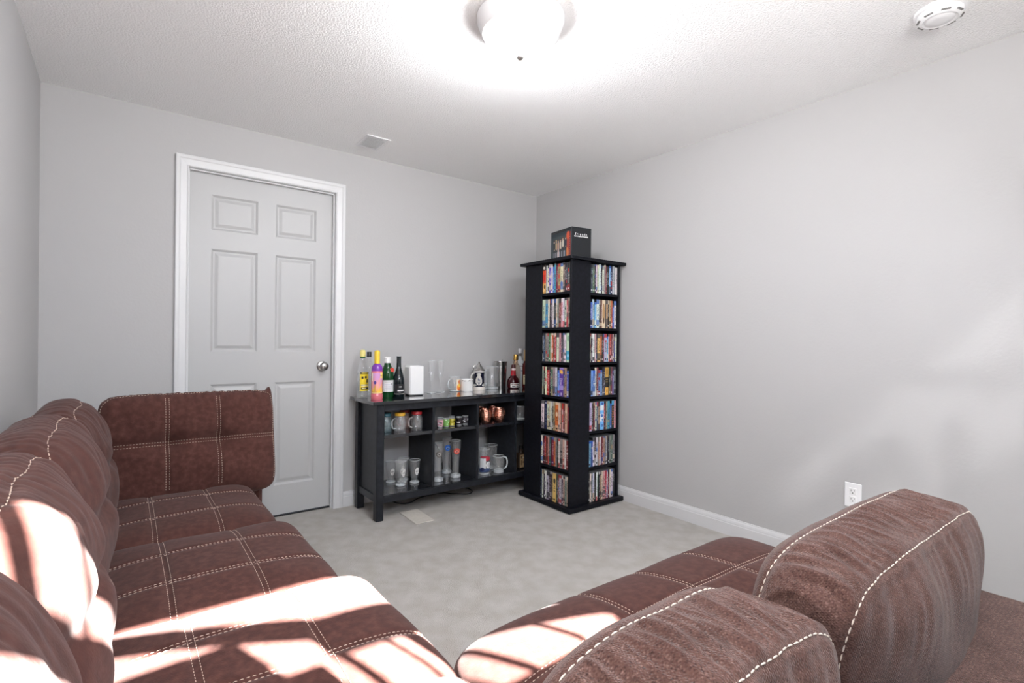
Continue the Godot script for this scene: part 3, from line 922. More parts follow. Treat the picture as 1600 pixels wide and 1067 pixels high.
func bottles() -> void:
	var T := SB_TOP
	var ink := c8(24, 22, 26)
	# 1 lemon spirit
	var t := thing("bottle", "clear round-shouldered bottle with yellow label and pale yellow cap", "bottle", Vector3(-1.562, T, 0.150), 0, "bottles on the left of the sideboard")
	obj("body", MB.new().lathe([Vector2(0, 0.002), Vector2(0.033, 0), Vector2(0.036, 0.005), Vector2(0.036, 0.185), Vector2(0.0345, 0.20), Vector2(0.029, 0.214), Vector2(0.019, 0.226), Vector2(0.0145, 0.24), Vector2(0.0135, 0.27)], 32), M.clear, t)
	obj("spirit", MB.new().lathe([Vector2(0, 0.006), Vector2(0.032, 0.006), Vector2(0.0335, 0.010), Vector2(0.0335, 0.16), Vector2(0, 0.16)], 28), glass(Color(0.85, 0.88, 0.88), 0.22), t)
	var im := img(48, 96, c8(236, 208, 40))
	bars(im, [[0, 0, 48, 10, ink], [8, 2, 32, 5, c8(226, 200, 70)], [8, 22, 8, 12, ink], [22, 20, 10, 12, ink], [30, 36, 10, 18, ink], [6, 62, 36, 10, c8(240, 230, 180)], [4, 64, 40, 3, ink], [6, 78, 36, 10, ink], [10, 80, 20, 3, c8(230, 220, 170)], [0, 0, 2, 96, c8(250, 244, 200)]])
	obj("label", label_band(0.0365, 0.045, 0.165, 0.10, 1.9), tex_mat(im), t, "", "yellow and black label")
	obj("cap", MB.new().lathe([Vector2(0.0135, 0.262), Vector2(0.0165, 0.263), Vector2(0.0175, 0.285), Vector2(0.016, 0.302), Vector2(0.012, 0.306), Vector2(0, 0.307)], 24), mat(c8(242, 228, 140), 0.5), t, "", "pale yellow cap")
	obj("neck_band", MB.new().lathe([Vector2(0.0145, 0.254), Vector2(0.0155, 0.255), Vector2(0.0155, 0.261), Vector2(0.0145, 0.262)], 24), mat(c8(40, 96, 50), 0.5), t)
	# 2 slim bottle behind
	t = thing("bottle", "clear bottle with black cap half hidden behind the purple bottle", "bottle", Vector3(-1.500, T, 0.100), 0, "bottles on the left of the sideboard")
	obj("body", MB.new().lathe([Vector2(0, 0.002), Vector2(0.033, 0), Vector2(0.035, 0.004), Vector2(0.035, 0.19), Vector2(0.028, 0.215), Vector2(0.015, 0.232), Vector2(0.0135, 0.27)], 28), M.clear, t)
	obj("cap", MB.new().lathe([Vector2(0.0135, 0.258), Vector2(0.0155, 0.258), Vector2(0.0155, 0.291), Vector2(0.014, 0.293), Vector2(0, 0.293)], 20), M.black, t)
	# 3 purple and pink
	t = thing("bottle", "pink bottle with purple shoulders, sunset label and tall yellow cap", "bottle", Vector3(-1.523, T, 0.290), 0, "bottles on the left of the sideboard")
	obj("body", MB.new().lathe([Vector2(0, 0.004), Vector2(0.034, 0), Vector2(0.0365, 0.004), Vector2(0.0365, 0.030), Vector2(0.0345, 0.034), Vector2(0.0345, 0.17), Vector2(0.033, 0.178)], 32), mat(c8(214, 110, 122), 0.12), t, "", "translucent pink glass")
	obj("shoulder", MB.new().lathe([Vector2(0.033, 0.178), Vector2(0.0335, 0.182), Vector2(0.033, 0.198), Vector2(0.027, 0.212), Vector2(0.0165, 0.222), Vector2(0.0155, 0.23)], 32), mat(c8(126, 62, 168), 0.2), t, "", "glossy purple shoulder")
	im = img(64, 96, c8(222, 150, 196))
	for y in 96:
		for x in 64:
			var k := clampf(y / 95.0 + 0.18 * sin(x * 0.31 + y * 0.12) * sin(x * 0.1), 0, 1)
			var cc := c8(214, 156, 206).lerp(c8(238, 160, 170), smoothstep(0.2, 0.55, k)).lerp(c8(246, 196, 70), smoothstep(0.55, 0.95, k))
			if x > 46 and y < 26: cc = c8(246, 214, 110)
			im.set_pixel(x, y, cc)
	ell(im, 20, 46, 7, 8, c8(84, 66, 150))
	bars(im, [[19, 52, 2, 44, c8(120, 70, 60)], [46, 12, 14, 2, c8(150, 110, 60)], [0, 0, 8, 40, c8(250, 238, 214)], [4, 84, 2, 12, c8(170, 96, 60)], [9, 86, 2, 10, c8(170, 96, 60)], [26, 86, 2, 10, c8(190, 110, 60)], [0, 93, 64, 2, c8(250, 230, 190)]])
	obj("label", label_band(0.0351, 0.040, 0.168, -0.30, 2.3), tex_mat(im), t, "", "sunset coloured label")
	obj("cap", MB.new().lathe([Vector2(0.015, 0.224), Vector2(0.0175, 0.224), Vector2(0.0175, 0.296), Vector2(0.015, 0.302), Vector2(0.009, 0.306), Vector2(0, 0.306)], 24), mat(c8(238, 200, 50), 0.4), t, "", "tall yellow cap")
	# 4 green
	t = thing("bottle", "green glass bottle with white label, red seal and white cap", "bottle", Vector3(-1.420, T, 0.213), 0, "bottles on the left of the sideboard")
	obj("body", MB.new().lathe([Vector2(0, 0.003), Vector2(0.036, 0), Vector2(0.039, 0.004), Vector2(0.039, 0.155), Vector2(0.036, 0.175), Vector2(0.026, 0.198), Vector2(0.021, 0.212), Vector2(0.019, 0.228)], 32), mat(c8(20, 66, 34), 0.08), t, "", "dark green glass")
	im = img(64, 64, c8(226, 226, 228))
	bars(im, [[8, 8, 40, 3, c8(180, 184, 180)], [46, 16, 6, 12, c8(60, 60, 64)], [10, 22, 30, 3, c8(196, 200, 214)], [8, 34, 48, 2, c8(190, 186, 200)], [8, 42, 48, 2, c8(198, 196, 206)], [8, 52, 40, 2, c8(200, 198, 200)]])
	obj("label", label_band(0.0395, 0.038, 0.112, -0.15, 2.0), tex_mat(im), t, "", "white paper label")
	obj("seal", MB.new().lathe([Vector2(0.015, -0.001), Vector2(0.015, 0.002), Vector2(0.010, 0.003), Vector2(0, 0.003)], 20, Transform3D(Basis(Vector3.UP, 0.12) * Basis(Vector3.RIGHT, PI / 2 - 0.35), Vector3(0.018, 0.178, 0.030))), mat(c8(190, 60, 44), 0.4), t, "", "round red seal")
	obj("cap", MB.new().lathe([Vector2(0.019, 0.222), Vector2(0.0215, 0.223), Vector2(0.0215, 0.250), Vector2(0.0225, 0.251), Vector2(0.0225, 0.257), Vector2(0.018, 0.260), Vector2(0, 0.260)], 24), M.white, t, "", "white screw cap")
	# 5 dark wine
	t = thing("bottle", "near-black wine bottle with long neck and small white label lines", "bottle", Vector3(-1.351, T, 0.233), 0, "bottles on the left of the sideboard")
	obj("body", MB.new().lathe([Vector2(0, 0.004), Vector2(0.034, 0), Vector2(0.0375, 0.004), Vector2(0.0375, 0.10), Vector2(0.0365, 0.118), Vector2(0.030, 0.145), Vector2(0.021, 0.172), Vector2(0.0155, 0.195), Vector2(0.0145, 0.225), Vector2(0.0145, 0.258), Vector2(0.0155, 0.259), Vector2(0.0155, 0.266), Vector2(0.0, 0.266)], 32), mat(c8(20, 30, 34), 0.06), t)
	im = img(64, 64, c8(28, 32, 36))
	bars(im, [[28, 12, 14, 8, c8(150, 150, 150)], [20, 36, 36, 8, c8(232, 232, 232)], [26, 50, 12, 3, c8(130, 130, 130)], [0, 60, 64, 3, c8(210, 205, 190)]])
	obj("label", label_band(0.0380, 0.020, 0.085, -0.2, 2.2), tex_mat(im, 0.3), t)
	# right-hand group
	t = thing("bottle", "amber bottle with a gold cap behind the squat red liqueur bottle", "bottle", Vector3(-0.262, T, 0.072), 0, "bottles on the right of the sideboard")
	obj("body", MB.new().lathe([Vector2(0, 0.003), Vector2(0.038, 0), Vector2(0.041, 0.005), Vector2(0.041, 0.15), Vector2(0.036, 0.17), Vector2(0.020, 0.195), Vector2(0.0165, 0.215), Vector2(0.0165, 0.235)], 28), glass(Color(0.80, 0.62, 0.44), 0.35), t)
	obj("cap", MB.new().lathe([Vector2(0.0165, 0.222), Vector2(0.020, 0.222), Vector2(0.020, 0.236), Vector2(0.018, 0.238), Vector2(0.018, 0.262), Vector2(0.016, 0.266), Vector2(0, 0.266)], 20), M.gold, t, "", "ribbed gold cap")
	t = thing("bottle", "squat round red liqueur bottle with white banded label by the tower", "bottle", Vector3(-0.326, T, 0.127), 0, "bottles on the right of the sideboard")
	obj("body", MB.new().lathe([Vector2(0, 0.003), Vector2(0.040, 0), Vector2(0.046, 0.005), Vector2(0.049, 0.035), Vector2(0.048, 0.060), Vector2(0.041, 0.078), Vector2(0.027, 0.092), Vector2(0.019, 0.108), Vector2(0.0175, 0.14), Vector2(0.016, 0.165)], 32), mat(c8(64, 14, 20), 0.06), t)
	obj("wrap", MB.new().lathe([Vector2(0.0235, 0.097), Vector2(0.0190, 0.112), Vector2(0.0180, 0.142)], 24), mat(c8(176, 30, 44), 0.35), t, "", "red ribbon round the neck")
	obj("neck_band", MB.new().lathe([Vector2(0.0178, 0.140), Vector2(0.0172, 0.160)], 24), mat(c8(232, 214, 214), 0.4), t)
	obj("cap", MB.new().lathe([Vector2(0.0165, 0.158), Vector2(0.0175, 0.159), Vector2(0.0165, 0.184), Vector2(0.014, 0.188), Vector2(0, 0.188)], 20), mat(c8(70, 20, 24), 0.4), t)
	im = img(64, 40, c8(232, 226, 220))
	bars(im, [[6, 8, 52, 8, c8(60, 16, 20)], [12, 10, 8, 4, c8(220, 200, 190)], [28, 10, 10, 4, c8(190, 60, 60)], [10, 24, 20, 7, c8(40, 30, 34)], [36, 24, 18, 7, c8(60, 34, 38)]])
	obj("label", label_band(0.0500, 0.010, 0.042, -0.25, 1.7), tex_mat(im), t, "", "white label with two dark bands")
	t = thing("bottle", "tall frosted white bottle with a clear neck near the tower", "bottle", Vector3(-0.200, T, 0.050), 0, "bottles on the right of the sideboard")
	obj("body", MB.new().lathe([Vector2(0, 0.003), Vector2(0.033, 0), Vector2(0.036, 0.005), Vector2(0.036, 0.195), Vector2(0.031, 0.210), Vector2(0.018, 0.220), Vector2(0.0145, 0.235), Vector2(0.0145, 0.250)], 28), mat(c8(208, 216, 220), 0.3), t)
	obj("neck", MB.new().lathe([Vector2(0.0145, 0.250), Vector2(0.0140, 0.275)], 20), M.clear, t)
	obj("cap", MB.new().lathe([Vector2(0.0145, 0.272), Vector2(0.0155, 0.273), Vector2(0.0155, 0.311), Vector2(0.013, 0.314), Vector2(0, 0.314)], 20), mat(c8(214, 214, 216), 0.3), t)
	im = img(48, 64, c8(214, 220, 224))
	bars(im, [[22, 4, 5, 5, c8(60, 66, 80)], [8, 14, 32, 3, c8(80, 86, 100)], [16, 34, 16, 4, c8(130, 150, 170)]])
	obj("label", label_band(0.0364, 0.08, 0.20, -0.15, 1.6), tex_mat(im), t)
	t = thing("bottle", "bottle with tan stopper and cream label, partly hidden by the tower", "bottle", Vector3(-0.222, T, 0.150), 0, "bottles on the right of the sideboard")
	obj("body", MB.new().lathe([Vector2(0, 0.003), Vector2(0.022, 0), Vector2(0.026, 0.005), Vector2(0.026, 0.175), Vector2(0.022, 0.192), Vector2(0.0135, 0.205), Vector2(0.012, 0.22)], 28), mat(c8(92, 30, 26), 0.08), t)
	obj("cap", MB.new().lathe([Vector2(0.012, 0.215), Vector2(0.0145, 0.216), Vector2(0.0150, 0.300), Vector2(0.012, 0.304), Vector2(0, 0.304)], 20), mat(c8(192, 160, 112), 0.5), t, "", "tan stopper sleeve")
	im = img(32, 48, c8(226, 214, 176))
	bars(im, [[4, 8, 24, 3, c8(120, 96, 60)], [8, 20, 16, 10, c8(190, 170, 120)]])
	obj("label", label_band(0.0264, 0.03, 0.105, -0.4, 2.0), tex_mat(im), t)

func handle_pts(r: float, y0: float, y1: float, out: float) -> Array:
	var p := []
	for k in 13:
		var a := PI * k / 12.0
		p.append(Vector3(r - 0.003 + out * pow(sin(a), 0.6), lerpf(y0, y1, 0.5 - 0.5 * cos(a)), 0))
	return p

func cup(r0: float, r1: float, h: float, wall := 0.003, base := 0.008) -> MB:
	return MB.new().lathe([Vector2(0, 0.001), Vector2(r0 - 0.002, 0), Vector2(r0, 0.003), Vector2(r1, h - 0.001), Vector2(r1 - wall / 2, h), Vector2(r1 - wall, h - 0.001), Vector2(r0 - wall, base + 0.002), Vector2(r0 - wall - 0.003, base), Vector2(0, base)], 28)

func glass_highlights(t: Node3D, rt: float, h: float, rb: float, hb := 0.008) -> void:  # whitish rings and discs stand in for bright highlights on glass edges
	var m := MB.new().lathe([Vector2(rt - 0.0022, h - 0.001), Vector2(rt - 0.0011, h + 0.0006), Vector2(rt + 0.0003, h - 0.001), Vector2(rt - 0.0008, h - 0.0026), Vector2(rt - 0.0022, h - 0.001)], 32)
	obj("rim", m, M.glint, t)
	obj("base", MB.new().lathe([Vector2(0, 0.0005), Vector2(rb - 0.003, 0.0005), Vector2(rb + 0.0004, 0.004), Vector2(rb + 0.0002, hb), Vector2(rb - 0.006, hb + 0.003), Vector2(0, hb * 0.7)], 28), M.glint, t)

func glassware() -> void:
	var T := SB_TOP
	# plain white upright box
	var t := thing("white_box", "plain white upright box standing between the wine bottle and the flutes", "box", Vector3(-1.215, T, 0.185), -0.10)
	obj("body", MB.new().box(Vector3(-0.052, 0.004, -0.05), Vector3(0.052, 0.200, 0.05), 0.008), M.white, t)
	obj("foot", MB.new().box(Vector3(-0.046, 0, -0.044), Vector3(0.046, 0.006, 0.044), 0.002), M.dark, t)
	# champagne flutes
	var fl := [Vector2(0, 0.0015), Vector2(0.031, 0), Vector2(0.031, 0.0015), Vector2(0.010, 0.004), Vector2(0.0038, 0.010), Vector2(0.0033, 0.065), Vector2(0.006, 0.074), Vector2(0.016, 0.105), Vector2(0.0235, 0.150), Vector2(0.0255, 0.190), Vector2(0.0245, 0.230), Vector2(0.0235, 0.2305), Vector2(0.0243, 0.190), Vector2(0.0222, 0.150), Vector2(0.0145, 0.107), Vector2(0.0045, 0.080), Vector2(0, 0.078)]
	t = thing("champagne_flute", "clear champagne flute beside the white box", "glass", Vector3(-1.055, T, 0.130), 0, "champagne flutes on the sideboard")
	obj("glass", MB.new().lathe(fl, 30), M.clear, t)
	glass_highlights(t, 0.0245, 0.230, 0.031, 0.001)
	dup(t, Vector3(-0.968, T, 0.105), 0, "clear champagne flute beside the orange printed mug", "champagne flutes on the sideboard")
	# mug with fruit print
	t = thing("glass_mug", "clear glass mug with a printed orange fruit, handle to the left", "mug", Vector3(-0.846, T, 0.100), 0)
	obj("glass", cup(0.038, 0.042, 0.110, 0.003, 0.010), M.thick, t)
	glass_highlights(t, 0.042, 0.110, 0.038)
	obj("handle", MB.new().tube(handle_pts(0.041, 0.022, 0.088, 0.030), 0.005, 10, Transform3D(Basis(Vector3.UP, PI + 0.25), Vector3.ZERO)), M.glint, t)
	var im := img(48, 64, c8(240, 226, 205))
	ell(im, 24, 44, 20, 20, c8(240, 140, 40)); ell(im, 26, 32, 14, 10, c8(246, 206, 90)); ell(im, 26, 14, 13, 11, c8(214, 120, 74)); ell(im, 22, 56, 14, 7, c8(222, 96, 44))
	obj("print", label_band(0.0415, 0.006, 0.088, 0.35, 1.15), tex_mat(im), t, "", "printed orange fruit")
	# candle jar
	t = thing("candle_jar", "short white candle jar with dark speckled rim", "candle", Vector3(-0.770, T, 0.150))
	im = img(128, 64, c8(234, 233, 231))
	var r := RandomNumberGenerator.new()
	r.seed = 5
	for k in 26: im.fill_rect(Rect2i(r.randi_range(0, 124), r.randi_range(1, 7), r.randi_range(2, 6), r.randi_range(2, 4)), c8(52, 50, 50))
	bars(im, [[64, 40, 10, 4, c8(190, 190, 190)], [60, 12, 14, 3, c8(90, 88, 88)]])
	var cj := obj("jar", MB.new().lathe([Vector2(0.0445, 0.004), Vector2(0.0455, 0.086)], 40), tex_mat(im, 0.3), t)
	obj("base", MB.new().lathe([Vector2(0, 0), Vector2(0.042, 0), Vector2(0.0445, 0.004)], 40), M.white, cj)
	obj("wax", MB.new().lathe([Vector2(0.0455, 0.086), Vector2(0.044, 0.089), Vector2(0.042, 0.086), Vector2(0.041, 0.072), Vector2(0, 0.072)], 40), M.white, cj)
	# beer stein
	t = thing("beer_stein", "dark blue beer stein with white relief and pointed pewter lid", "stein", Vector3(-0.638, T, 0.105))
	im = img(128, 96, c8(26, 28, 48))
	for x0 in [8, 72]:
		ell(im, x0 + 24, 26, 9, 14, c8(190, 188, 180)); ell(im, x0 + 24, 60, 13, 24, c8(206, 203, 196)); bars(im, [[x0 + 20, 48, 3, 9, c8(96, 98, 118)], [x0 + 26, 52, 3, 7, c8(120, 120, 134)], [x0 + 16, 62, 16, 2, c8(110, 110, 126)], [x0 + 22, 66, 5, 12, c8(84, 86, 108)], [x0 + 14, 72, 4, 6, c8(130, 130, 140)]])
		ell(im, x0 + 24, 24, 4, 6, c8(232, 230, 226)); ell(im, x0 + 4, 84, 12, 8, c8(200, 198, 192)); ell(im, x0 + 46, 84, 10, 9, c8(200, 198, 192)); ell(im, x0 + 52, 40, 4, 26, c8(74, 78, 104))
	obj("body", MB.new().lathe([Vector2(0.0435, 0.026), Vector2(0.041, 0.06), Vector2(0.0405, 0.12), Vector2(0.0425, 0.134)], 36, Transform3D(Basis(Vector3.UP, 1.0), Vector3.ZERO)), tex_mat(im, 0.25), t, "", "blue glazed body with white relief")
	obj("base_ring", MB.new().lathe([Vector2(0, 0.001), Vector2(0.049, 0), Vector2(0.050, 0.006), Vector2(0.0475, 0.014), Vector2(0.0475, 0.020), Vector2(0.043, 0.027)], 36), mat(c8(222, 214, 206), 0.35), t, "", "cream base ring")
	obj("rim", MB.new().lathe([Vector2(0.042, 0.132), Vector2(0.045, 0.135), Vector2(0.045, 0.146), Vector2(0.043, 0.148)], 36), mat(c8(206, 203, 200), 0.35), t)
	var lid := obj("lid", MB.new().lathe([Vector2(0.046, 0.147), Vector2(0.047, 0.152), Vector2(0.041, 0.160), Vector2(0.036, 0.162), Vector2(0.026, 0.176), Vector2(0.014, 0.194), Vector2(0.007, 0.203), Vector2(0.0085, 0.207), Vector2(0.004, 0.213), Vector2(0, 0.216)], 32), M.steel, t, "", "pointed pewter lid")
	obj("thumb_lift", MB.new().tube([Vector3(-0.045, 0.150, 0), Vector3(-0.052, 0.165, 0), Vector3(-0.043, 0.186, 0), Vector3(-0.034, 0.192, 0)], 0.005, 8), M.steel, lid)
	obj("handle", MB.new().tube(handle_pts(0.041, 0.035, 0.128, 0.032), 0.006, 10, Transform3D(Basis(Vector3.UP, PI), Vector3.ZERO)), mat(c8(200, 196, 190), 0.3), t)
	# handled glass mug, steel shaker cup
	t = thing("glass_mug", "tall clear heavy glass mug between the stein and the steel cup", "mug", Vector3(-0.512, T, 0.105))
	obj("glass", cup(0.046, 0.050, 0.175, 0.004, 0.020), M.thick, t)
	glass_highlights(t, 0.050, 0.175, 0.046, 0.018)
	obj("rib", MB.new().lathe([Vector2(0.0475, 0.012), Vector2(0.0485, 0.016), Vector2(0.0478, 0.022)], 28), M.thick, t)
	obj("handle", MB.new().tube(handle_pts(0.048, 0.040, 0.145, 0.034), 0.007, 10, Transform3D(Basis(Vector3.UP, PI - 0.4), Vector3.ZERO)), M.glint, t)
	t = thing("tumbler", "clear tumbler behind, between the beer stein and the tall glass mug", "glass", Vector3(-0.560, T, 0.055))
	obj("glass", cup(0.034, 0.040, 0.150, 0.003, 0.014), M.thick, t)
	glass_highlights(t, 0.040, 0.150, 0.034, 0.012)
	t = thing("shaker_cup", "tall polished steel shaker cup right of the glass mugs", "shaker", Vector3(-0.408, T, 0.065))
	obj("cup", MB.new().lathe([Vector2(0, 0.001), Vector2(0.040, 0), Vector2(0.042, 0.004), Vector2(0.0535, 0.205), Vector2(0.0545, 0.207), Vector2(0.0545, 0.211), Vector2(0.0525, 0.211), Vector2(0.041, 0.012), Vector2(0, 0.010)], 40), M.steel, t)
	obj("bead", MB.new().lathe([Vector2(0.0508, 0.165), Vector2(0.052, 0.168), Vector2(0.0512, 0.171)], 40), M.steel, t)
	obj("spoon", MB.new().tube([Vector3(-0.02, 0.02, 0), Vector3(0.012, 0.228, 0.01)], 0.003, 8), M.steel, t)
	# jar mugs in the first upper bay
	var jars := [["teal", Vector3(-1.462, 0.518, 0.290), c8(28, 96, 112), c8(150, 190, 200), "glass handled jar mug with teal lid against the sideboard's left leg"], ["yellow", Vector3(-1.377, 0.518, 0.315), c8(240, 182, 50), c8(220, 226, 228), "glass handled jar mug with yellow lid and raised panel"], ["red", Vector3(-1.262, 0.518, 0.320), c8(172, 34, 40), c8(206, 206, 206), "front glass handled jar mug with red lid beside the yellow-lidded one"], ["pink", Vector3(-1.296, 0.518, 0.215), c8(150, 34, 40), c8(226, 160, 146), "pinkish handled jar mug with red lid, behind the yellow one"]]
	for j in jars:
		t = thing("jar_mug", j[4], "jar mug", j[1], 0, "lidded jar mugs in the sideboard")
		obj("jar", MB.new().lathe([Vector2(0, 0.003), Vector2(0.033, 0), Vector2(0.037, 0.006), Vector2(0.038, 0.070), Vector2(0.036, 0.084), Vector2(0.0315, 0.092), Vector2(0.0315, 0.103), Vector2(0.029, 0.103), Vector2(0.029, 0.092), Vector2(0.035, 0.070), Vector2(0.034, 0.010), Vector2(0, 0.009)], 30), glass(j[3], 0.10), t)
		obj("handle", MB.new().tube(handle_pts(0.037, 0.020, 0.082, 0.026), 0.005, 10, Transform3D(Basis(Vector3.UP, PI + 0.15), Vector3.ZERO)), glass(j[3], 0.35), t)
		obj("lid", MB.new().lathe([Vector2(0.0325, 0.100), Vector2(0.0335, 0.101), Vector2(0.0335, 0.117), Vector2(0.032, 0.119), Vector2(0.008, 0.119), Vector2(0, 0.119)], 30), mat(j[2], 0.35), t, "", j[0].replace("pink", "red") + " lid")
		obj("raised_panel", MB.new().lathe([Vector2(0.0384, 0.020), Vector2(0.0390, 0.022), Vector2(0.0390, 0.070), Vector2(0.0384, 0.072)], 10, Transform3D(), -0.65, 0.35), M.thick, t)
	# shot glasses
	var shots := [[Vector3(-1.092, 0.518, 0.330), c8(206, 158, 166), c8(226, 224, 228), "pink and white"], [Vector3(-1.050, 0.518, 0.337), c8(120, 170, 90), c8(200, 226, 180), "green and white"], [Vector3(-0.999, 0.518, 0.325), c8(170, 160, 50), c8(214, 204, 110), "yellow-green"], [Vector3(-0.939, 0.518, 0.322), c8(40, 36, 40), c8(206, 200, 204), "black and white speckled"], [Vector3(-0.878, 0.518, 0.300), c8(70, 66, 70), c8(216, 214, 216), "grey and white, rightmost of the row"], [Vector3(-1.060, 0.518, 0.270), c8(26, 26, 34), c8(50, 50, 60), "black, standing behind the pink one"], [Vector3(-0.965, 0.518, 0.265), c8(60, 60, 30), c8(150, 140, 60), "dark olive, standing in the back row"]]
	for k in shots.size():
		var s = shots[k]
		t = thing("shot_glass", "small printed shot glass, %s, in the middle upper bay" % s[3], "shot glass", s[0], 0, "shot glasses in the sideboard")
		obj("glass", cup(0.018, 0.0225, 0.058, 0.002, 0.010), M.thick, t)
		glass_highlights(t, 0.0225, 0.058, 0.018, 0.006)
		im = img(64, 32, s[1])
		r.seed = 60 + k
		for q in 16: im.fill_rect(Rect2i(r.randi_range(0, 60), r.randi_range(0, 28), r.randi_range(2, 10), r.randi_range(2, 9)), s[2] if q % 3 < 2 else ink_of(s[1]))
		obj("print", MB.new().lathe([Vector2(0.0190, 0.006), Vector2(0.0226, 0.050)], 26), tex_mat(im, 0.25), t)
	# copper mugs
	var cm := [[Vector3(-0.740, 0.518, 0.350), 0.3, "hammered copper mug at the front left of the upper right bay"], [Vector3(-0.617, 0.518, 0.345), 0.2, "hammered copper mug at the front right of the upper bay"], [Vector3(-0.700, 0.518, 0.235), 0.6, "copper mug behind the left copper mug"], [Vector3(-0.590, 0.518, 0.235), 0.5, "copper mug behind the right copper mug"]]
	var first: Node3D = null
	for q in cm:
		if first == null:
			t = thing("copper_mug", q[2], "mug", q[0], q[1], "copper mugs in the sideboard")
			obj("cup", MB.new().lathe([Vector2(0, 0.001), Vector2(0.026, 0), Vector2(0.030, 0.003), Vector2(0.0385, 0.028), Vector2(0.0405, 0.050), Vector2(0.037, 0.078), Vector2(0.0345, 0.090), Vector2(0.0365, 0.098), Vector2(0.0350, 0.098), Vector2(0.0330, 0.090), Vector2(0.0390, 0.050), Vector2(0.028, 0.006), Vector2(0, 0.005)], 32), M.hammered, t)
			obj("handle", MB.new().tube(handle_pts(0.037, 0.028, 0.085, 0.026), 0.004, 8), M.copper, t)
			first = t
		else:
			dup(first, q[0], q[1], q[2], "copper mugs in the sideboard")
	# beer tulip glasses in the lower left bay
	var tul := [Vector2(0, 0.002), Vector2(0.030, 0), Vector2(0.031, 0.006), Vector2(0.024, 0.014), Vector2(0.021, 0.024), Vector2(0.026, 0.050), Vector2(0.034, 0.100), Vector2(0.037, 0.150), Vector2(0.036, 0.1505), Vector2(0.0355, 0.149), Vector2(0.0325, 0.100), Vector2(0.0245, 0.055), Vector2(0.018, 0.032), Vector2(0, 0.030)]
	var badge := img(32, 32, Color(0, 0, 0, 0))
	ell(badge, 16, 16, 14, 16, c8(236, 234, 230)); bars(badge, [[7, 12, 3, 7, c8(110, 100, 100)], [13, 12, 3, 7, c8(110, 100, 100)], [19, 12, 3, 7, c8(110, 100, 100)], [9, 24, 14, 2, c8(170, 160, 160)]])
	var bm := tex_mat(badge, 0.4)
	bm.transparency = BaseMaterial3D.TRANSPARENCY_ALPHA_SCISSOR
	var glasses := [[Vector3(-1.360, 0.148, 0.145), 0.96, 0.0, "footed beer glass nearest the left leg, lower left bay"], [Vector3(-1.338, 0.148, 0.250), 1.08, 0.35, "footed beer glass in front, lower left bay"], [Vector3(-1.262, 0.148, 0.140), 1.02, -0.6, "footed beer glass at the back, lower left bay"], [Vector3(-1.232, 0.148, 0.240), 1.03, 0.1, "footed beer glass with white oval badge, rightmost in the lower left bay"], [Vector3(-1.300, 0.148, 0.190), 1.02, -0.3, "footed beer glass in the middle of the lower left group"]]
	for q in glasses:
		t = thing("beer_glass", q[3], "beer glass", q[0], 0, "footed beer glasses in the sideboard")
		obj("glass", MB.new().lathe(tul, 28), M.thick, t)
		glass_highlights(t, 0.037, 0.150, 0.031, 0.010)
		obj("badge", MB.new().lathe([Vector2(0.0280, 0.055), Vector2(0.0352, 0.105)], 10, Transform3D(), -0.55 + q[2], 0.55 + q[2]), bm, t, "", "white oval badge")
		t.scale = Vector3(1, q[1], 1)
	# tall wheat beer glasses
	var wheat := [Vector2(0, 0.003), Vector2(0.034, 0), Vector2(0.036, 0.006), Vector2(0.033, 0.020), Vector2(0.026, 0.034), Vector2(0.023, 0.060), Vector2(0.0235, 0.110), Vector2(0.029, 0.165), Vector2(0.0365, 0.215), Vector2(0.036, 0.245), Vector2(0.034, 0.258), Vector2(0.033, 0.258), Vector2(0.0345, 0.240), Vector2(0.0345, 0.215), Vector2(0.027, 0.165), Vector2(0.0215, 0.110), Vector2(0.021, 0.060), Vector2(0.022, 0.036), Vector2(0, 0.030)]
	var wg := [[Vector3(-1.083, 0.148, 0.290), c8(120, 116, 112), "tall wheat beer glass with grey emblem, by the bay's left divider"], [Vector3(-0.930, 0.148, 0.140), c8(58, 118, 214), "tall wheat beer glass with blue emblem, at the back"], [Vector3(-0.936, 0.148, 0.275), c8(206, 86, 72), "tall wheat beer glass with red emblem, in front"]]
	for q in wg:
		t = thing("wheat_beer_glass", q[2], "beer glass", q[0], 0, "tall beer glasses in the sideboard")
		obj("glass", MB.new().lathe(wheat, 28), M.thick, t)
		glass_highlights(t, 0.0345, 0.258, 0.035, 0.020)
		var em := img(32, 32, Color(0, 0, 0, 0))
		ell(em, 16, 16, 14, 14, q[1]); ell(em, 16, 17, 8, 6, q[1].lightened(0.45)); ell(em, 16, 18, 4, 3, q[1].darkened(0.3))
		var emm := tex_mat(em, 0.4)
		emm.transparency = BaseMaterial3D.TRANSPARENCY_ALPHA_SCISSOR
		obj("emblem", MB.new().lathe([Vector2(0.0290, 0.162), Vector2(0.0372, 0.212)], 12, Transform3D(), -1.1, 0.5), emm, t)
	# lower right bay
	t = thing("printed_jar", "clear glass jar printed with red, white and blue, lower right bay", "jar", Vector3(-0.722, 0.148, 0.310))
	obj("glass", cup(0.040, 0.042, 0.180, 0.003, 0.012), M.thick, t)
	glass_highlights(t, 0.042, 0.180, 0.040, 0.010)
	im = img(64, 96, Color(0, 0, 0, 0))
	bars(im, [[0, 22, 30, 60, c8(206, 208, 210)], [4, 10, 40, 10, c8(170, 60, 76)], [30, 16, 30, 18, c8(196, 60, 76)], [0, 72, 60, 18, c8(60, 78, 120)]])
	ell(im, 46, 56, 15, 17, c8(236, 236, 236)); ell(im, 46, 56, 11, 12, c8(206, 206, 208)); ell(im, 14, 76, 10, 9, c8(34, 44, 84))
	var pm := tex_mat(im, 0.4)
	pm.transparency = BaseMaterial3D.TRANSPARENCY_ALPHA_SCISSOR
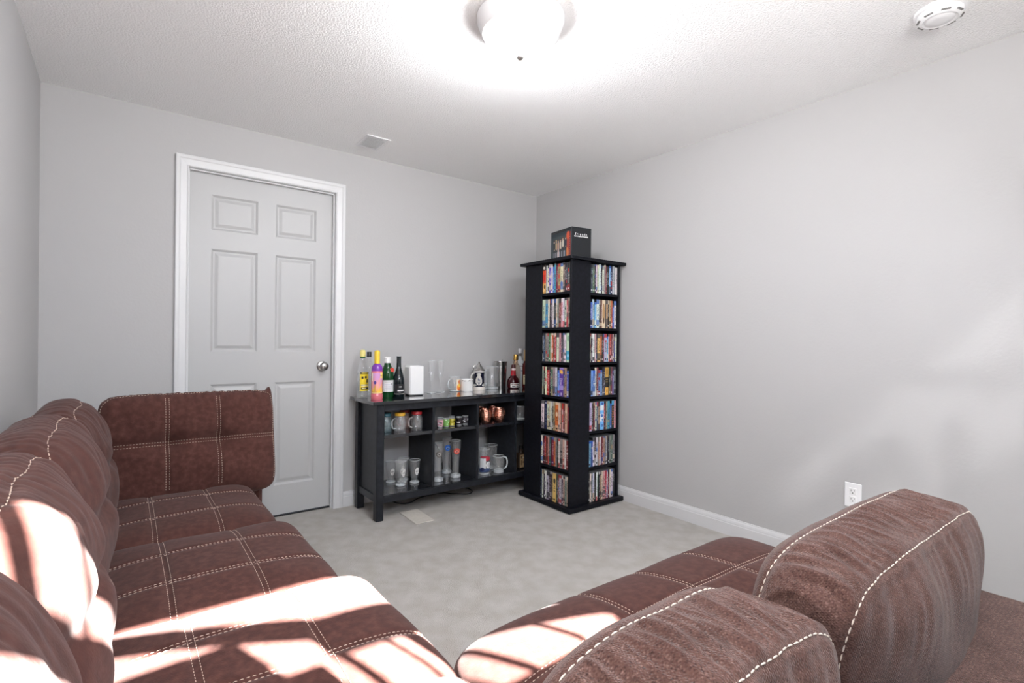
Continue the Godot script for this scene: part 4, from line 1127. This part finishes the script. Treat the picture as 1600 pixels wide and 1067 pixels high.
	obj("print", label_band(0.0424, 0.012, 0.150, -0.2, 2.4), pm, t)
	t = thing("beer_mug", "dimpled glass beer mug with handle, front of the lower right bay", "mug", Vector3(-0.607, 0.148, 0.330))
	obj("glass", cup(0.038, 0.043, 0.118, 0.005, 0.022), M.thick, t)
	glass_highlights(t, 0.043, 0.118, 0.038, 0.020)
	for k in 9:
		var a := TAU * k / 9
		obj("facet", MB.new().lathe([Vector2(0.0400, 0.028), Vector2(0.0430, 0.036), Vector2(0.0450, 0.090), Vector2(0.0432, 0.098)], 4, Transform3D(), a - 0.24, a + 0.24), M.thick, t)
	obj("handle", MB.new().tube(handle_pts(0.043, 0.022, 0.105, 0.032), 0.006, 10, Transform3D(Basis(Vector3.UP, -0.1), Vector3.ZERO)), M.glint, t)
	t = thing("glass_pitcher", "tall clear glass pitcher behind the dimpled beer mug", "pitcher", Vector3(-0.590, 0.148, 0.205))
	obj("glass", MB.new().lathe([Vector2(0, 0.002), Vector2(0.040, 0), Vector2(0.043, 0.006), Vector2(0.046, 0.080), Vector2(0.047, 0.165), Vector2(0.050, 0.176), Vector2(0.0485, 0.176), Vector2(0.045, 0.160), Vector2(0.043, 0.080), Vector2(0.039, 0.012), Vector2(0, 0.010)], 30), M.thick, t)
	glass_highlights(t, 0.050, 0.176, 0.042, 0.010)
	obj("handle", MB.new().tube(handle_pts(0.047, 0.030, 0.150, 0.034), 0.006, 10, Transform3D(Basis(Vector3.UP, PI), Vector3.ZERO)), M.glint, t)
	# last bay, half hidden by the tower
	t = thing("tumbler", "clear tumbler in the upper bay beside the tower", "glass", Vector3(-0.425, 0.518, 0.345))
	obj("glass", cup(0.034, 0.037, 0.098, 0.003, 0.012), M.thick, t)
	glass_highlights(t, 0.037, 0.098, 0.034, 0.010)
	t = thing("spirit_bottle", "flat brown bottle with tan label in the bay beside the tower", "bottle", Vector3(-0.402, 0.148, 0.330))
	obj("body", MB.new().box(Vector3(-0.032, 0, -0.020), Vector3(0.032, 0.118, 0.020), 0.008), mat(c8(58, 44, 34), 0.12), t)
	obj("neck", MB.new().lathe([Vector2(0.020, 0.112), Vector2(0.013, 0.126), Vector2(0.012, 0.150)], 20), mat(c8(58, 44, 34), 0.12), t)
	obj("cap", MB.new().lathe([Vector2(0.012, 0.146), Vector2(0.014, 0.147), Vector2(0.014, 0.170), Vector2(0, 0.171)], 20), M.black, t)
	im = img(48, 64, c8(186, 158, 116))
	bars(im, [[8, 6, 12, 14, c8(96, 76, 48)], [24, 12, 18, 6, c8(226, 210, 170)], [10, 28, 10, 24, c8(110, 84, 52)], [26, 34, 14, 8, c8(120, 92, 60)]])
	var lb := MB.new()
	lb.face(Vector3(-0.024, 0.010, 0.0206), Vector3(0.024, 0.010, 0.0206), Vector3(0.024, 0.105, 0.0206), Vector3(-0.024, 0.105, 0.0206), Vector3(0, 0, 1))
	obj("label", lb, tex_mat(im), t)
	# cables
	var cab := thing("power_cable", "thin black cable looping on the carpet under the sideboard", "cable")
	obj("cord", MB.new().tube(smooth_path([Vector3(-1.335, 0.010, 0.09), Vector3(-1.312, 0.005, 0.155), Vector3(-1.27, 0.005, 0.19), Vector3(-1.217, 0.005, 0.181), Vector3(-1.157, 0.005, 0.14), Vector3(-1.044, 0.005, 0.112), Vector3(-0.946, 0.005, 0.125), Vector3(-0.900, 0.005, 0.18), Vector3(-0.822, 0.005, 0.246), Vector3(-0.766, 0.005, 0.226), Vector3(-0.742, 0.005, 0.16), Vector3(-0.765, 0.005, 0.09), Vector3(-0.86, 0.005, 0.045), Vector3(-0.95, 0.005, 0.03)]), 0.0035, 8), M.black, cab)
	cab = thing("power_cable", "black cable hanging on the wall behind the middle bay", "cable")
	obj("cord", MB.new().tube(smooth_path([Vector3(-1.16, 0.50, 0.02), Vector3(-1.08, 0.472, 0.028), Vector3(-1.02, 0.468, 0.03), Vector3(-0.93, 0.485, 0.028), Vector3(-0.86, 0.52, 0.02)]), 0.004, 8), M.black, cab)
	obj("cord", MB.new().tube(smooth_path([Vector3(-1.02, 0.466, 0.03), Vector3(-1.01, 0.42, 0.03), Vector3(-0.985, 0.37, 0.028), Vector3(-0.93, 0.30, 0.024), Vector3(-0.90, 0.2, 0.02), Vector3(-0.90, 0.006, 0.03)]), 0.004, 8), M.black, cab)
	cab = thing("power_cable", "black cable loop hanging behind the right-hand bay", "cable")
	obj("cord", MB.new().tube(smooth_path([Vector3(-0.72, 0.445, 0.012), Vector3(-0.66, 0.452, 0.03), Vector3(-0.615, 0.42, 0.04), Vector3(-0.605, 0.375, 0.04), Vector3(-0.65, 0.335, 0.035), Vector3(-0.74, 0.325, 0.025), Vector3(-0.84, 0.34, 0.02)]), 0.004, 8), M.black, cab)

func ink_of(c: Color) -> Color:
	return c.darkened(0.65)

func smooth_path(p: Array) -> Array:
	var cv := Curve3D.new()
	for i in p.size():
		var tn: Vector3 = (p[mini(i + 1, p.size() - 1)] - p[maxi(i - 1, 0)]) / 6.0
		cv.add_point(p[i], -tn, tn)
	var out := []
	for k in p.size() * 6 + 1:
		out.append(cv.sample_baked(cv.get_baked_length() * k / (p.size() * 6.0), true))
	return out
# ---------------------------------------------------------------- tower of disc cases
const SHELF_Y := [0.032, 0.268, 0.506, 0.738, 0.966, 1.195, 1.428]
const DISCS := {
	"left": ["O3 w1 c1 p2 w1 b1 a1 m1 t2 c2 t1 k1 k1 k2", "h3 a2 w1 k1 d1 w1 k1 w1 g1 m2 i1 w1 w1 r1 g1", "w1 n1 g2 g1 e1 w1 o1 k1 r1 w2 i2 k1 g1 w1 H3", "h1 k1 c1 r2 k1 e1 g2 w1 l1 P3 n1 t1 b1", "w3 N2 w2 c1 w1 d1 t1 o3 c1 i1 r1 m1 i2 r1", "w2 m1 r1 m1 i1 d1 m2 o1 g1 k1 w1 g2 i1 w1 m2", "n1 w1 d1 w1 s2 d1 k1 t1 y3 d1 m1 s2 d1 i1 g1 t1"],
	"right": ["d2 e1 k1 w1 h1 w2 k1 w1 g1 m1 k2 l1 n2 s2 w2", "b2 s1 l1 w2 k1 m1 C3 t1 k1 t1 o1 b1 w2", "c1 k1 w2 i1 k1 y3 o1 k1 m1 s3 l1 i1 r1 m1 g1 b1 w1", "d1 l1 b2 w1 m1 b2 l1 k1 d1 Y3 k1 m1 p1 g2", "s2 d1 m1 w1 n1 t1 L3 r1 g1 a2 b1 K2 i1", "l2 b1 w1 k1 w2 i1 w1 m1 t1 g1 w1 k1 g2 e1 g2", "k1 w1 d1 w1 k1 w1 e1 k1 t1 c1 i2 r1 w1 m1 c1 w2 d2"],
}
const TONE := {"k": [24, 24, 28, "black"], "d": [62, 62, 66, "dark grey"], "g": [142, 142, 138, "grey"], "w": [222, 220, 216, "white"], "c": [226, 212, 184, "cream"], "t": [176, 146, 112, "tan"], "o": [212, 98, 44, "orange"], "r": [176, 40, 44, "red"], "m": [110, 36, 44, "maroon"], "p": [104, 84, 166, "purple"], "b": [54, 92, 168, "blue"], "l": [120, 176, 226, "light blue"], "n": [34, 40, 82, "navy"], "e": [52, 104, 66, "green"], "h": [190, 210, 178, "mint"], "y": [222, 180, 96, "gold"], "s": [184, 184, 204, "lilac grey"], "a": [48, 146, 172, "teal"], "i": [214, 160, 156, "pinkish"]}
const SPECIAL := {"O": "orange", "H": "mint and teal", "P": "purple", "N": "navy", "C": "cream arched", "Y": "gold and black", "L": "light blue", "K": "black and orange"}
const NTH := ["first", "second", "third", "fourth", "fifth", "sixth", "seventh", "eighth", "ninth", "tenth", "eleventh", "twelfth", "thirteenth", "fourteenth", "fifteenth", "sixteenth", "seventeenth", "eighteenth"]
const SHELF_NAME := ["top", "second", "third", "fourth", "fifth", "sixth", "bottom"]

func tone(k: String) -> Color:
	var q = TONE[k.to_lower() if TONE.has(k.to_lower()) else "k"]
	return c8(q[0], q[1], q[2])

func glyphs(im: Image, r: RandomNumberGenerator, x: int, y0: int, w: int, y1: int, c: Color) -> void:
	var y := y0
	while y < y1:
		var h := r.randi_range(3, 6)
		for k in 3:
			if r.randf() < 0.75: im.fill_rect(Rect2i(x + r.randi_range(0, maxi(1, w / 2)), y + k * 2, r.randi_range(maxi(2, w / 3), w), 1), c)
		if r.randf() < 0.7: im.fill_rect(Rect2i(x + r.randi_range(0, maxi(1, w - 2)), y, 2, h), c)
		y += h + 2

func spine(im: Image, ox: int, oy: int, code: String, r: RandomNumberGenerator) -> void:
	var W := 20
	var Hh := 128
	var lk := code.to_lower()
	var base := tone(code)
	base = base.lerp(Color(r.randf(), r.randf(), r.randf()), 0.10)
	var t := Image.create_empty(W, Hh, false, Image.FORMAT_RGBA8)
	t.fill(base)
	var light := base.get_luminance() > 0.45
	var ink := base.darkened(0.75) if light else base.lightened(0.75)
	match code:
		"O":
			bars(t, [[0, 0, W, 26, c8(50, 40, 40)], [0, 26, W, 56, c8(214, 74, 34)], [0, 82, W, 46, c8(214, 164, 92)], [3, 44, 14, 30, c8(190, 40, 26)]])
			ell(t, 10, 15, 6, 6, c8(226, 222, 214)); ell(t, 13, 98, 5, 8, c8(96, 72, 40)); ell(t, 8, 112, 6, 8, c8(236, 200, 140))
		"H":
			bars(t, [[0, 0, W, 78, c8(190, 214, 186)], [0, 78, W, 50, c8(60, 160, 190)], [0, 116, W, 12, c8(190, 214, 186)]])
			ell(t, 10, 24, 5, 14, c8(130, 170, 140)); ell(t, 10, 98, 5, 8, c8(150, 214, 236))
		"P":
			bars(t, [[0, 0, W, 128, c8(88, 50, 150)], [0, 0, W, 8, c8(150, 130, 200)], [2, 48, 15, 4, c8(206, 196, 226)], [4, 56, 10, 4, c8(206, 196, 226)], [6, 62, 4, 14, c8(206, 196, 226)], [0, 78, W, 20, c8(160, 140, 206)], [8, 110, 4, 12, c8(220, 214, 236)]])
			ell(t, 6, 18, 5, 8, c8(232, 170, 70)); ell(t, 13, 20, 5, 9, c8(238, 190, 90))
		"N":
			bars(t, [[0, 0, W, 128, c8(34, 38, 76)], [5, 8, 10, 5, c8(230, 230, 236)]])
			for k in 5: ell(t, 10, 40 + k * 16, 5, 5, c8(128, 140, 150))
			for k in 5: ell(t, 10, 40 + k * 16, 3, 3, c8(34, 38, 76))
		"C":
			bars(t, [[0, 0, W, 128, c8(222, 206, 176)]])
			ell(t, 10, 62, 6, 46, c8(150, 112, 74)); ell(t, 10, 62, 4, 40, c8(176, 140, 96)); ell(t, 10, 92, 4, 12, c8(86, 64, 44))
		"Y":
			bars(t, [[0, 0, W, 46, c8(196, 156, 76)], [4, 10, 12, 24, c8(170, 128, 56)], [0, 46, W, 46, c8(30, 28, 28)], [3, 54, 14, 4, c8(150, 124, 70)], [3, 66, 14, 3, c8(130, 110, 64)], [0, 92, W, 36, c8(222, 172, 84)], [8, 102, 6, 14, c8(150, 100, 44)]])
		"L":
			bars(t, [[0, 0, W, 128, c8(112, 182, 236)], [0, 18, W, 22, c8(226, 232, 238)], [0, 56, W, 34, c8(226, 234, 242)]])
			ell(t, 10, 10, 5, 6, c8(40, 76, 150)); ell(t, 9, 64, 6, 7, c8(60, 110, 190)); ell(t, 12, 82, 4, 5, c8(90, 140, 200)); ell(t, 10, 108, 5, 7, c8(70, 120, 190))
		"K":
			bars(t, [[0, 0, W, 20, c8(70, 150, 190)]])
			for k in 8: bars(t, [[4, 28 + k * 11, 12, 3, c8(196, 108, 60)], [4 + (k % 3) * 3, 33 + k * 11, 5, 3, c8(196, 108, 60)]])
		_:
			var alt := tone(["w", "k", "g", "r", "b", "c", "t", "d"][r.randi_range(0, 7)])
			if r.randf() < 0.55: t.fill_rect(Rect2i(0, 0, W, r.randi_range(8, 22)), base.lerp(alt, 0.8))
			if r.randf() < 0.6:
				var y := r.randi_range(84, 108)
				t.fill_rect(Rect2i(0, y, W, r.randi_range(10, 128 - y)), base.lerp(alt, 0.65))
			if lk in ["b", "l"] and r.randf() < 0.6: t.fill_rect(Rect2i(0, 0, W, 12), c8(40, 90, 180))
			glyphs(t, r, 5, r.randi_range(22, 34), 10, r.randi_range(74, 98), ink)
			if r.randf() < 0.7: bars(t, [[5, 112, 10, r.randi_range(3, 8), ink]])
			if r.randf() < 0.35: ell(t, 10, r.randi_range(30, 90), 6, r.randi_range(4, 12), base.lerp(alt, 0.9))
	im.blit_rect(t, Rect2i(0, 0, W, Hh), Vector2i(ox, oy))

func case_mesh(w: float, h: float, d: float, u0: float, u1: float, v0: float, v1: float) -> ArrayMesh:
	var m := MB.new().box(Vector3(-w / 2, 0, -d), Vector3(w / 2, h, 0), 0.0014)
	for k in m.v.size():
		var p: Vector3 = m.v[k]
		if m.n[k].z > 0.5:
			m.uv[k] = Vector2(lerpf(u0, u1, p.x / w + 0.5), lerpf(v1, v0, p.y / h))
		else:
			m.uv[k] = Vector2(0.985, 0.9 if absf(m.n[k].x) > 0.5 else 0.98)
	return m.mesh()

func tower() -> void:
	var t := thing("disc_tower", "tall black square tower of shelves full of disc cases in the corner", "shelf", Vector3(-0.27, 0, 0.725))
	var o := Vector3(-0.27, 0, 0.725)
	var x0 := -0.502; var x1 := -0.038; var z0 := 0.492; var z1 := 0.962
	var yb := 0.032; var yt := 1.632
	obj("base_plate", MB.new().box(Vector3(-0.528, 0.004, 0.462) - o, Vector3(-0.010, yb, 0.992) - o, 0.003), M.tower, t)
	obj("swivel", MB.new().lathe([Vector2(0.0, 0.0), Vector2(0.15, 0.0), Vector2(0.15, 0.006), Vector2(0.0, 0.006)], 32), M.dark, t)
	obj("top_plate", MB.new().box(Vector3(-0.532, yt, 0.462) - o, Vector3(-0.008, yt + 0.02, 0.992) - o, 0.003), M.tower, t)
	var w := 0.016
	# four broad panels, pinwheel fashion, each hiding one end of the next face's shelves
	var pan := [[Vector3(x0, yb, z0), Vector3(x0 + w, yt, z0 + 0.178)], [Vector3(x0, yb, z1 - w), Vector3(x0 + 0.178, yt, z1)], [Vector3(x1 - w, yb, z1 - 0.178), Vector3(x1, yt, z1)], [Vector3(x1 - 0.178, yb, z0), Vector3(x1, yt, z0 + w)]]
	for p in pan: obj("panel", MB.new().box(p[0] - o, p[1] - o, 0.0015), M.tower, t)
	# inner partitions that the cases' backs and ends stand against
	obj("partition", MB.new().box(Vector3(x0 + 0.155, yb, z0 + 0.164) - o, Vector3(x0 + 0.167, yt, z1 - w) - o), M.tower, t)
	obj("partition", MB.new().box(Vector3(x0 + w, yb, z0 + 0.160) - o, Vector3(x0 + 0.155, yt, z0 + 0.172) - o), M.tower, t)
	obj("partition", MB.new().box(Vector3(x0 + 0.167, yb, z1 - 0.167) - o, Vector3(x1 - w, yt, z1 - 0.155) - o), M.tower, t)
	for k in range(1, 7):
		obj("shelf", MB.new().box(Vector3(x0 + 0.002, SHELF_Y[k] - 0.016, z0 + 0.172) - o, Vector3(x0 + 0.155, SHELF_Y[k], z1 - w) - o, 0.001), M.tower, t)
		obj("shelf", MB.new().box(Vector3(x0 + 0.178, SHELF_Y[k] - 0.016, z1 - 0.155) - o, Vector3(x1 - w, SHELF_Y[k], z1 - 0.002) - o, 0.001), M.tower, t)
	# the cases
	var codes := []
	for side in ["left", "right"]:
		for row in 7:
			for q in DISCS[side][row].split(" "): codes.append(q)
	var AW := 2048; var AH := 512
	var at := Image.create_empty(AW, AH, false, Image.FORMAT_RGBA8)
	at.fill(c8(36, 36, 38))
	at.fill_rect(Rect2i(1990, 490, 58, 22), c8(150, 150, 152))
	var r := RandomNumberGenerator.new()
	r.seed = 77
	for k in codes.size(): spine(at, (k % 99) * 20, (k / 99) * 128, codes[k][0], r)
	var cm := tex_mat(at, 0.32)
	var n := 0
	for side in ["left", "right"]:
		for row in 7:
			var list: PackedStringArray = DISCS[side][row].split(" ")
			var sum := 0.0
			for q in list: sum += [0.0, 0.0145, 0.0215, 0.031][int(q[1])]
			var room_ := 0.272 if side == "left" else 0.262
			var f := minf(room_ / sum, 1.22)
			var s := 0.0
			for k in list.size():
				var q: String = list[k]
				var cw: float = [0.0, 0.0145, 0.0215, 0.031][int(q[1])] * f
				var lk := q[0].to_lower()
				var hh := 0.172 if lk in ["b", "l"] and q[1] != "3" else 0.191
				if row == 0 and r.randf() < 0.2: hh = 0.197
				var px := (n % 99) * 20
				var py := (n / 99) * 128
				var o2 := MeshInstance3D.new()
				o2.mesh = case_mesh(cw - 0.0006, hh, 0.134, (px + 0.5) / AW, (px + 19.5) / AW, (py + 0.5) / AH, (py + 127.5) / AH)
				o2.material_override = cm
				o2.name = numbered("disc_case")
				var word: String = SPECIAL[q[0]] if SPECIAL.has(q[0]) else TONE[lk][3]
				var fat: String = ["", "slim ", "", "thick "][int(q[1])]
				tag(o2, "%s%s disc case, %s from left, %s shelf, tower's %s face" % [fat, word, NTH[k], SHELF_NAME[row], side], "disc case", "disc cases on the tower's %s face, %s shelf" % [side, SHELF_NAME[row]])
				add_child(o2)
				var push := r.randf_range(0.0, 0.008)
				if side == "left":
					o2.rotation.y = -PI / 2
					o2.position = Vector3(x0 + 0.006 + push, SHELF_Y[6 - row], z0 + 0.174 + s + cw / 2)
				else:
					o2.position = Vector3(x0 + 0.182 + s + cw / 2, SHELF_Y[6 - row], z1 - 0.006 - push)
				s += cw
				n += 1
	# boxed set on top
	var bx := thing("box_set", "black boxed set with a group picture lying on top of the tower", "box", Vector3(-0.385, yt + 0.02, 0.828), -0.16)
	obj("carton", MB.new().box(Vector3(-0.078, 0, -0.125), Vector3(0.078, 0.197, 0.125), 0.0015), M.boxblack, bx)
	var im := img(192, 128, c8(46, 62, 68))
	bars(im, [[0, 0, 192, 18, c8(30, 44, 52)], [150, 8, 34, 120, c8(176, 62, 44)], [168, 8, 14, 120, c8(120, 34, 34)], [20, 96, 130, 32, c8(150, 156, 168)]])
	ell(im, 160, 24, 14, 20, c8(206, 84, 50)); ell(im, 152, 110, 16, 26, c8(206, 120, 70))
	for k in 9: ell(im, 174, 34 + k * 11, 2.5, 2.5, c8(226, 190, 180))
	var fig := [[22, c8(26, 26, 32), c8(20, 22, 30)], [42, c8(196, 164, 124), c8(24, 22, 26)], [62, c8(196, 156, 136), c8(204, 176, 170)], [84, c8(206, 196, 176), c8(28, 34, 40)], [106, c8(214, 206, 190), c8(24, 26, 34)], [132, c8(24, 34, 54), c8(26, 30, 40)]]
	for q in fig:
		var x: int = q[0]
		var hd := 40 if x < 100 else 34
		ell(im, x + 7, hd, 5, 8, c8(222, 186, 160)); ell(im, x + 7, hd - 5, 5.5, 5, c8(96, 64, 44) if x != 42 else c8(206, 176, 120))
		bars(im, [[x, hd + 8, 15, 34, q[1]], [x + 1, hd + 40, 13, 78, q[2]], [x + 6, hd + 58, 2, 60, q[2].lightened(0.3)]])
		ell(im, x + 9, hd + 42, 3, 3, c8(222, 186, 160))
	var pf := MB.new()
	pf.face(Vector3(-0.0786, 0.010, -0.120), Vector3(-0.0786, 0.010, 0.123), Vector3(-0.0786, 0.178, 0.123), Vector3(-0.0786, 0.178, -0.120), Vector3(-1, 0, 0))
	obj("picture", pf, tex_mat(im, 0.3), bx, "", "group picture of six standing people")
	for ln in [["f r i e n d s", 0.020, 0.150, 0.0], ["THE COMPLETE SERIES", 0.0105, 0.136, 0.0]]:
		var tm := TextMesh.new()
		tm.text = ln[0]
		var ft := SystemFont.new()
		ft.font_names = PackedStringArray(["Droid Sans"])
		if ln[0][0] == "T": ft.font_weight = 700
		tm.font = ft
		tm.font_size = 32
		tm.pixel_size = ln[1] / 32.0
		tm.depth = 0.0006
		var o3 := obj("lettering", tm, M.white, bx)
		o3.position = Vector3(-0.004, ln[2], 0.1256)
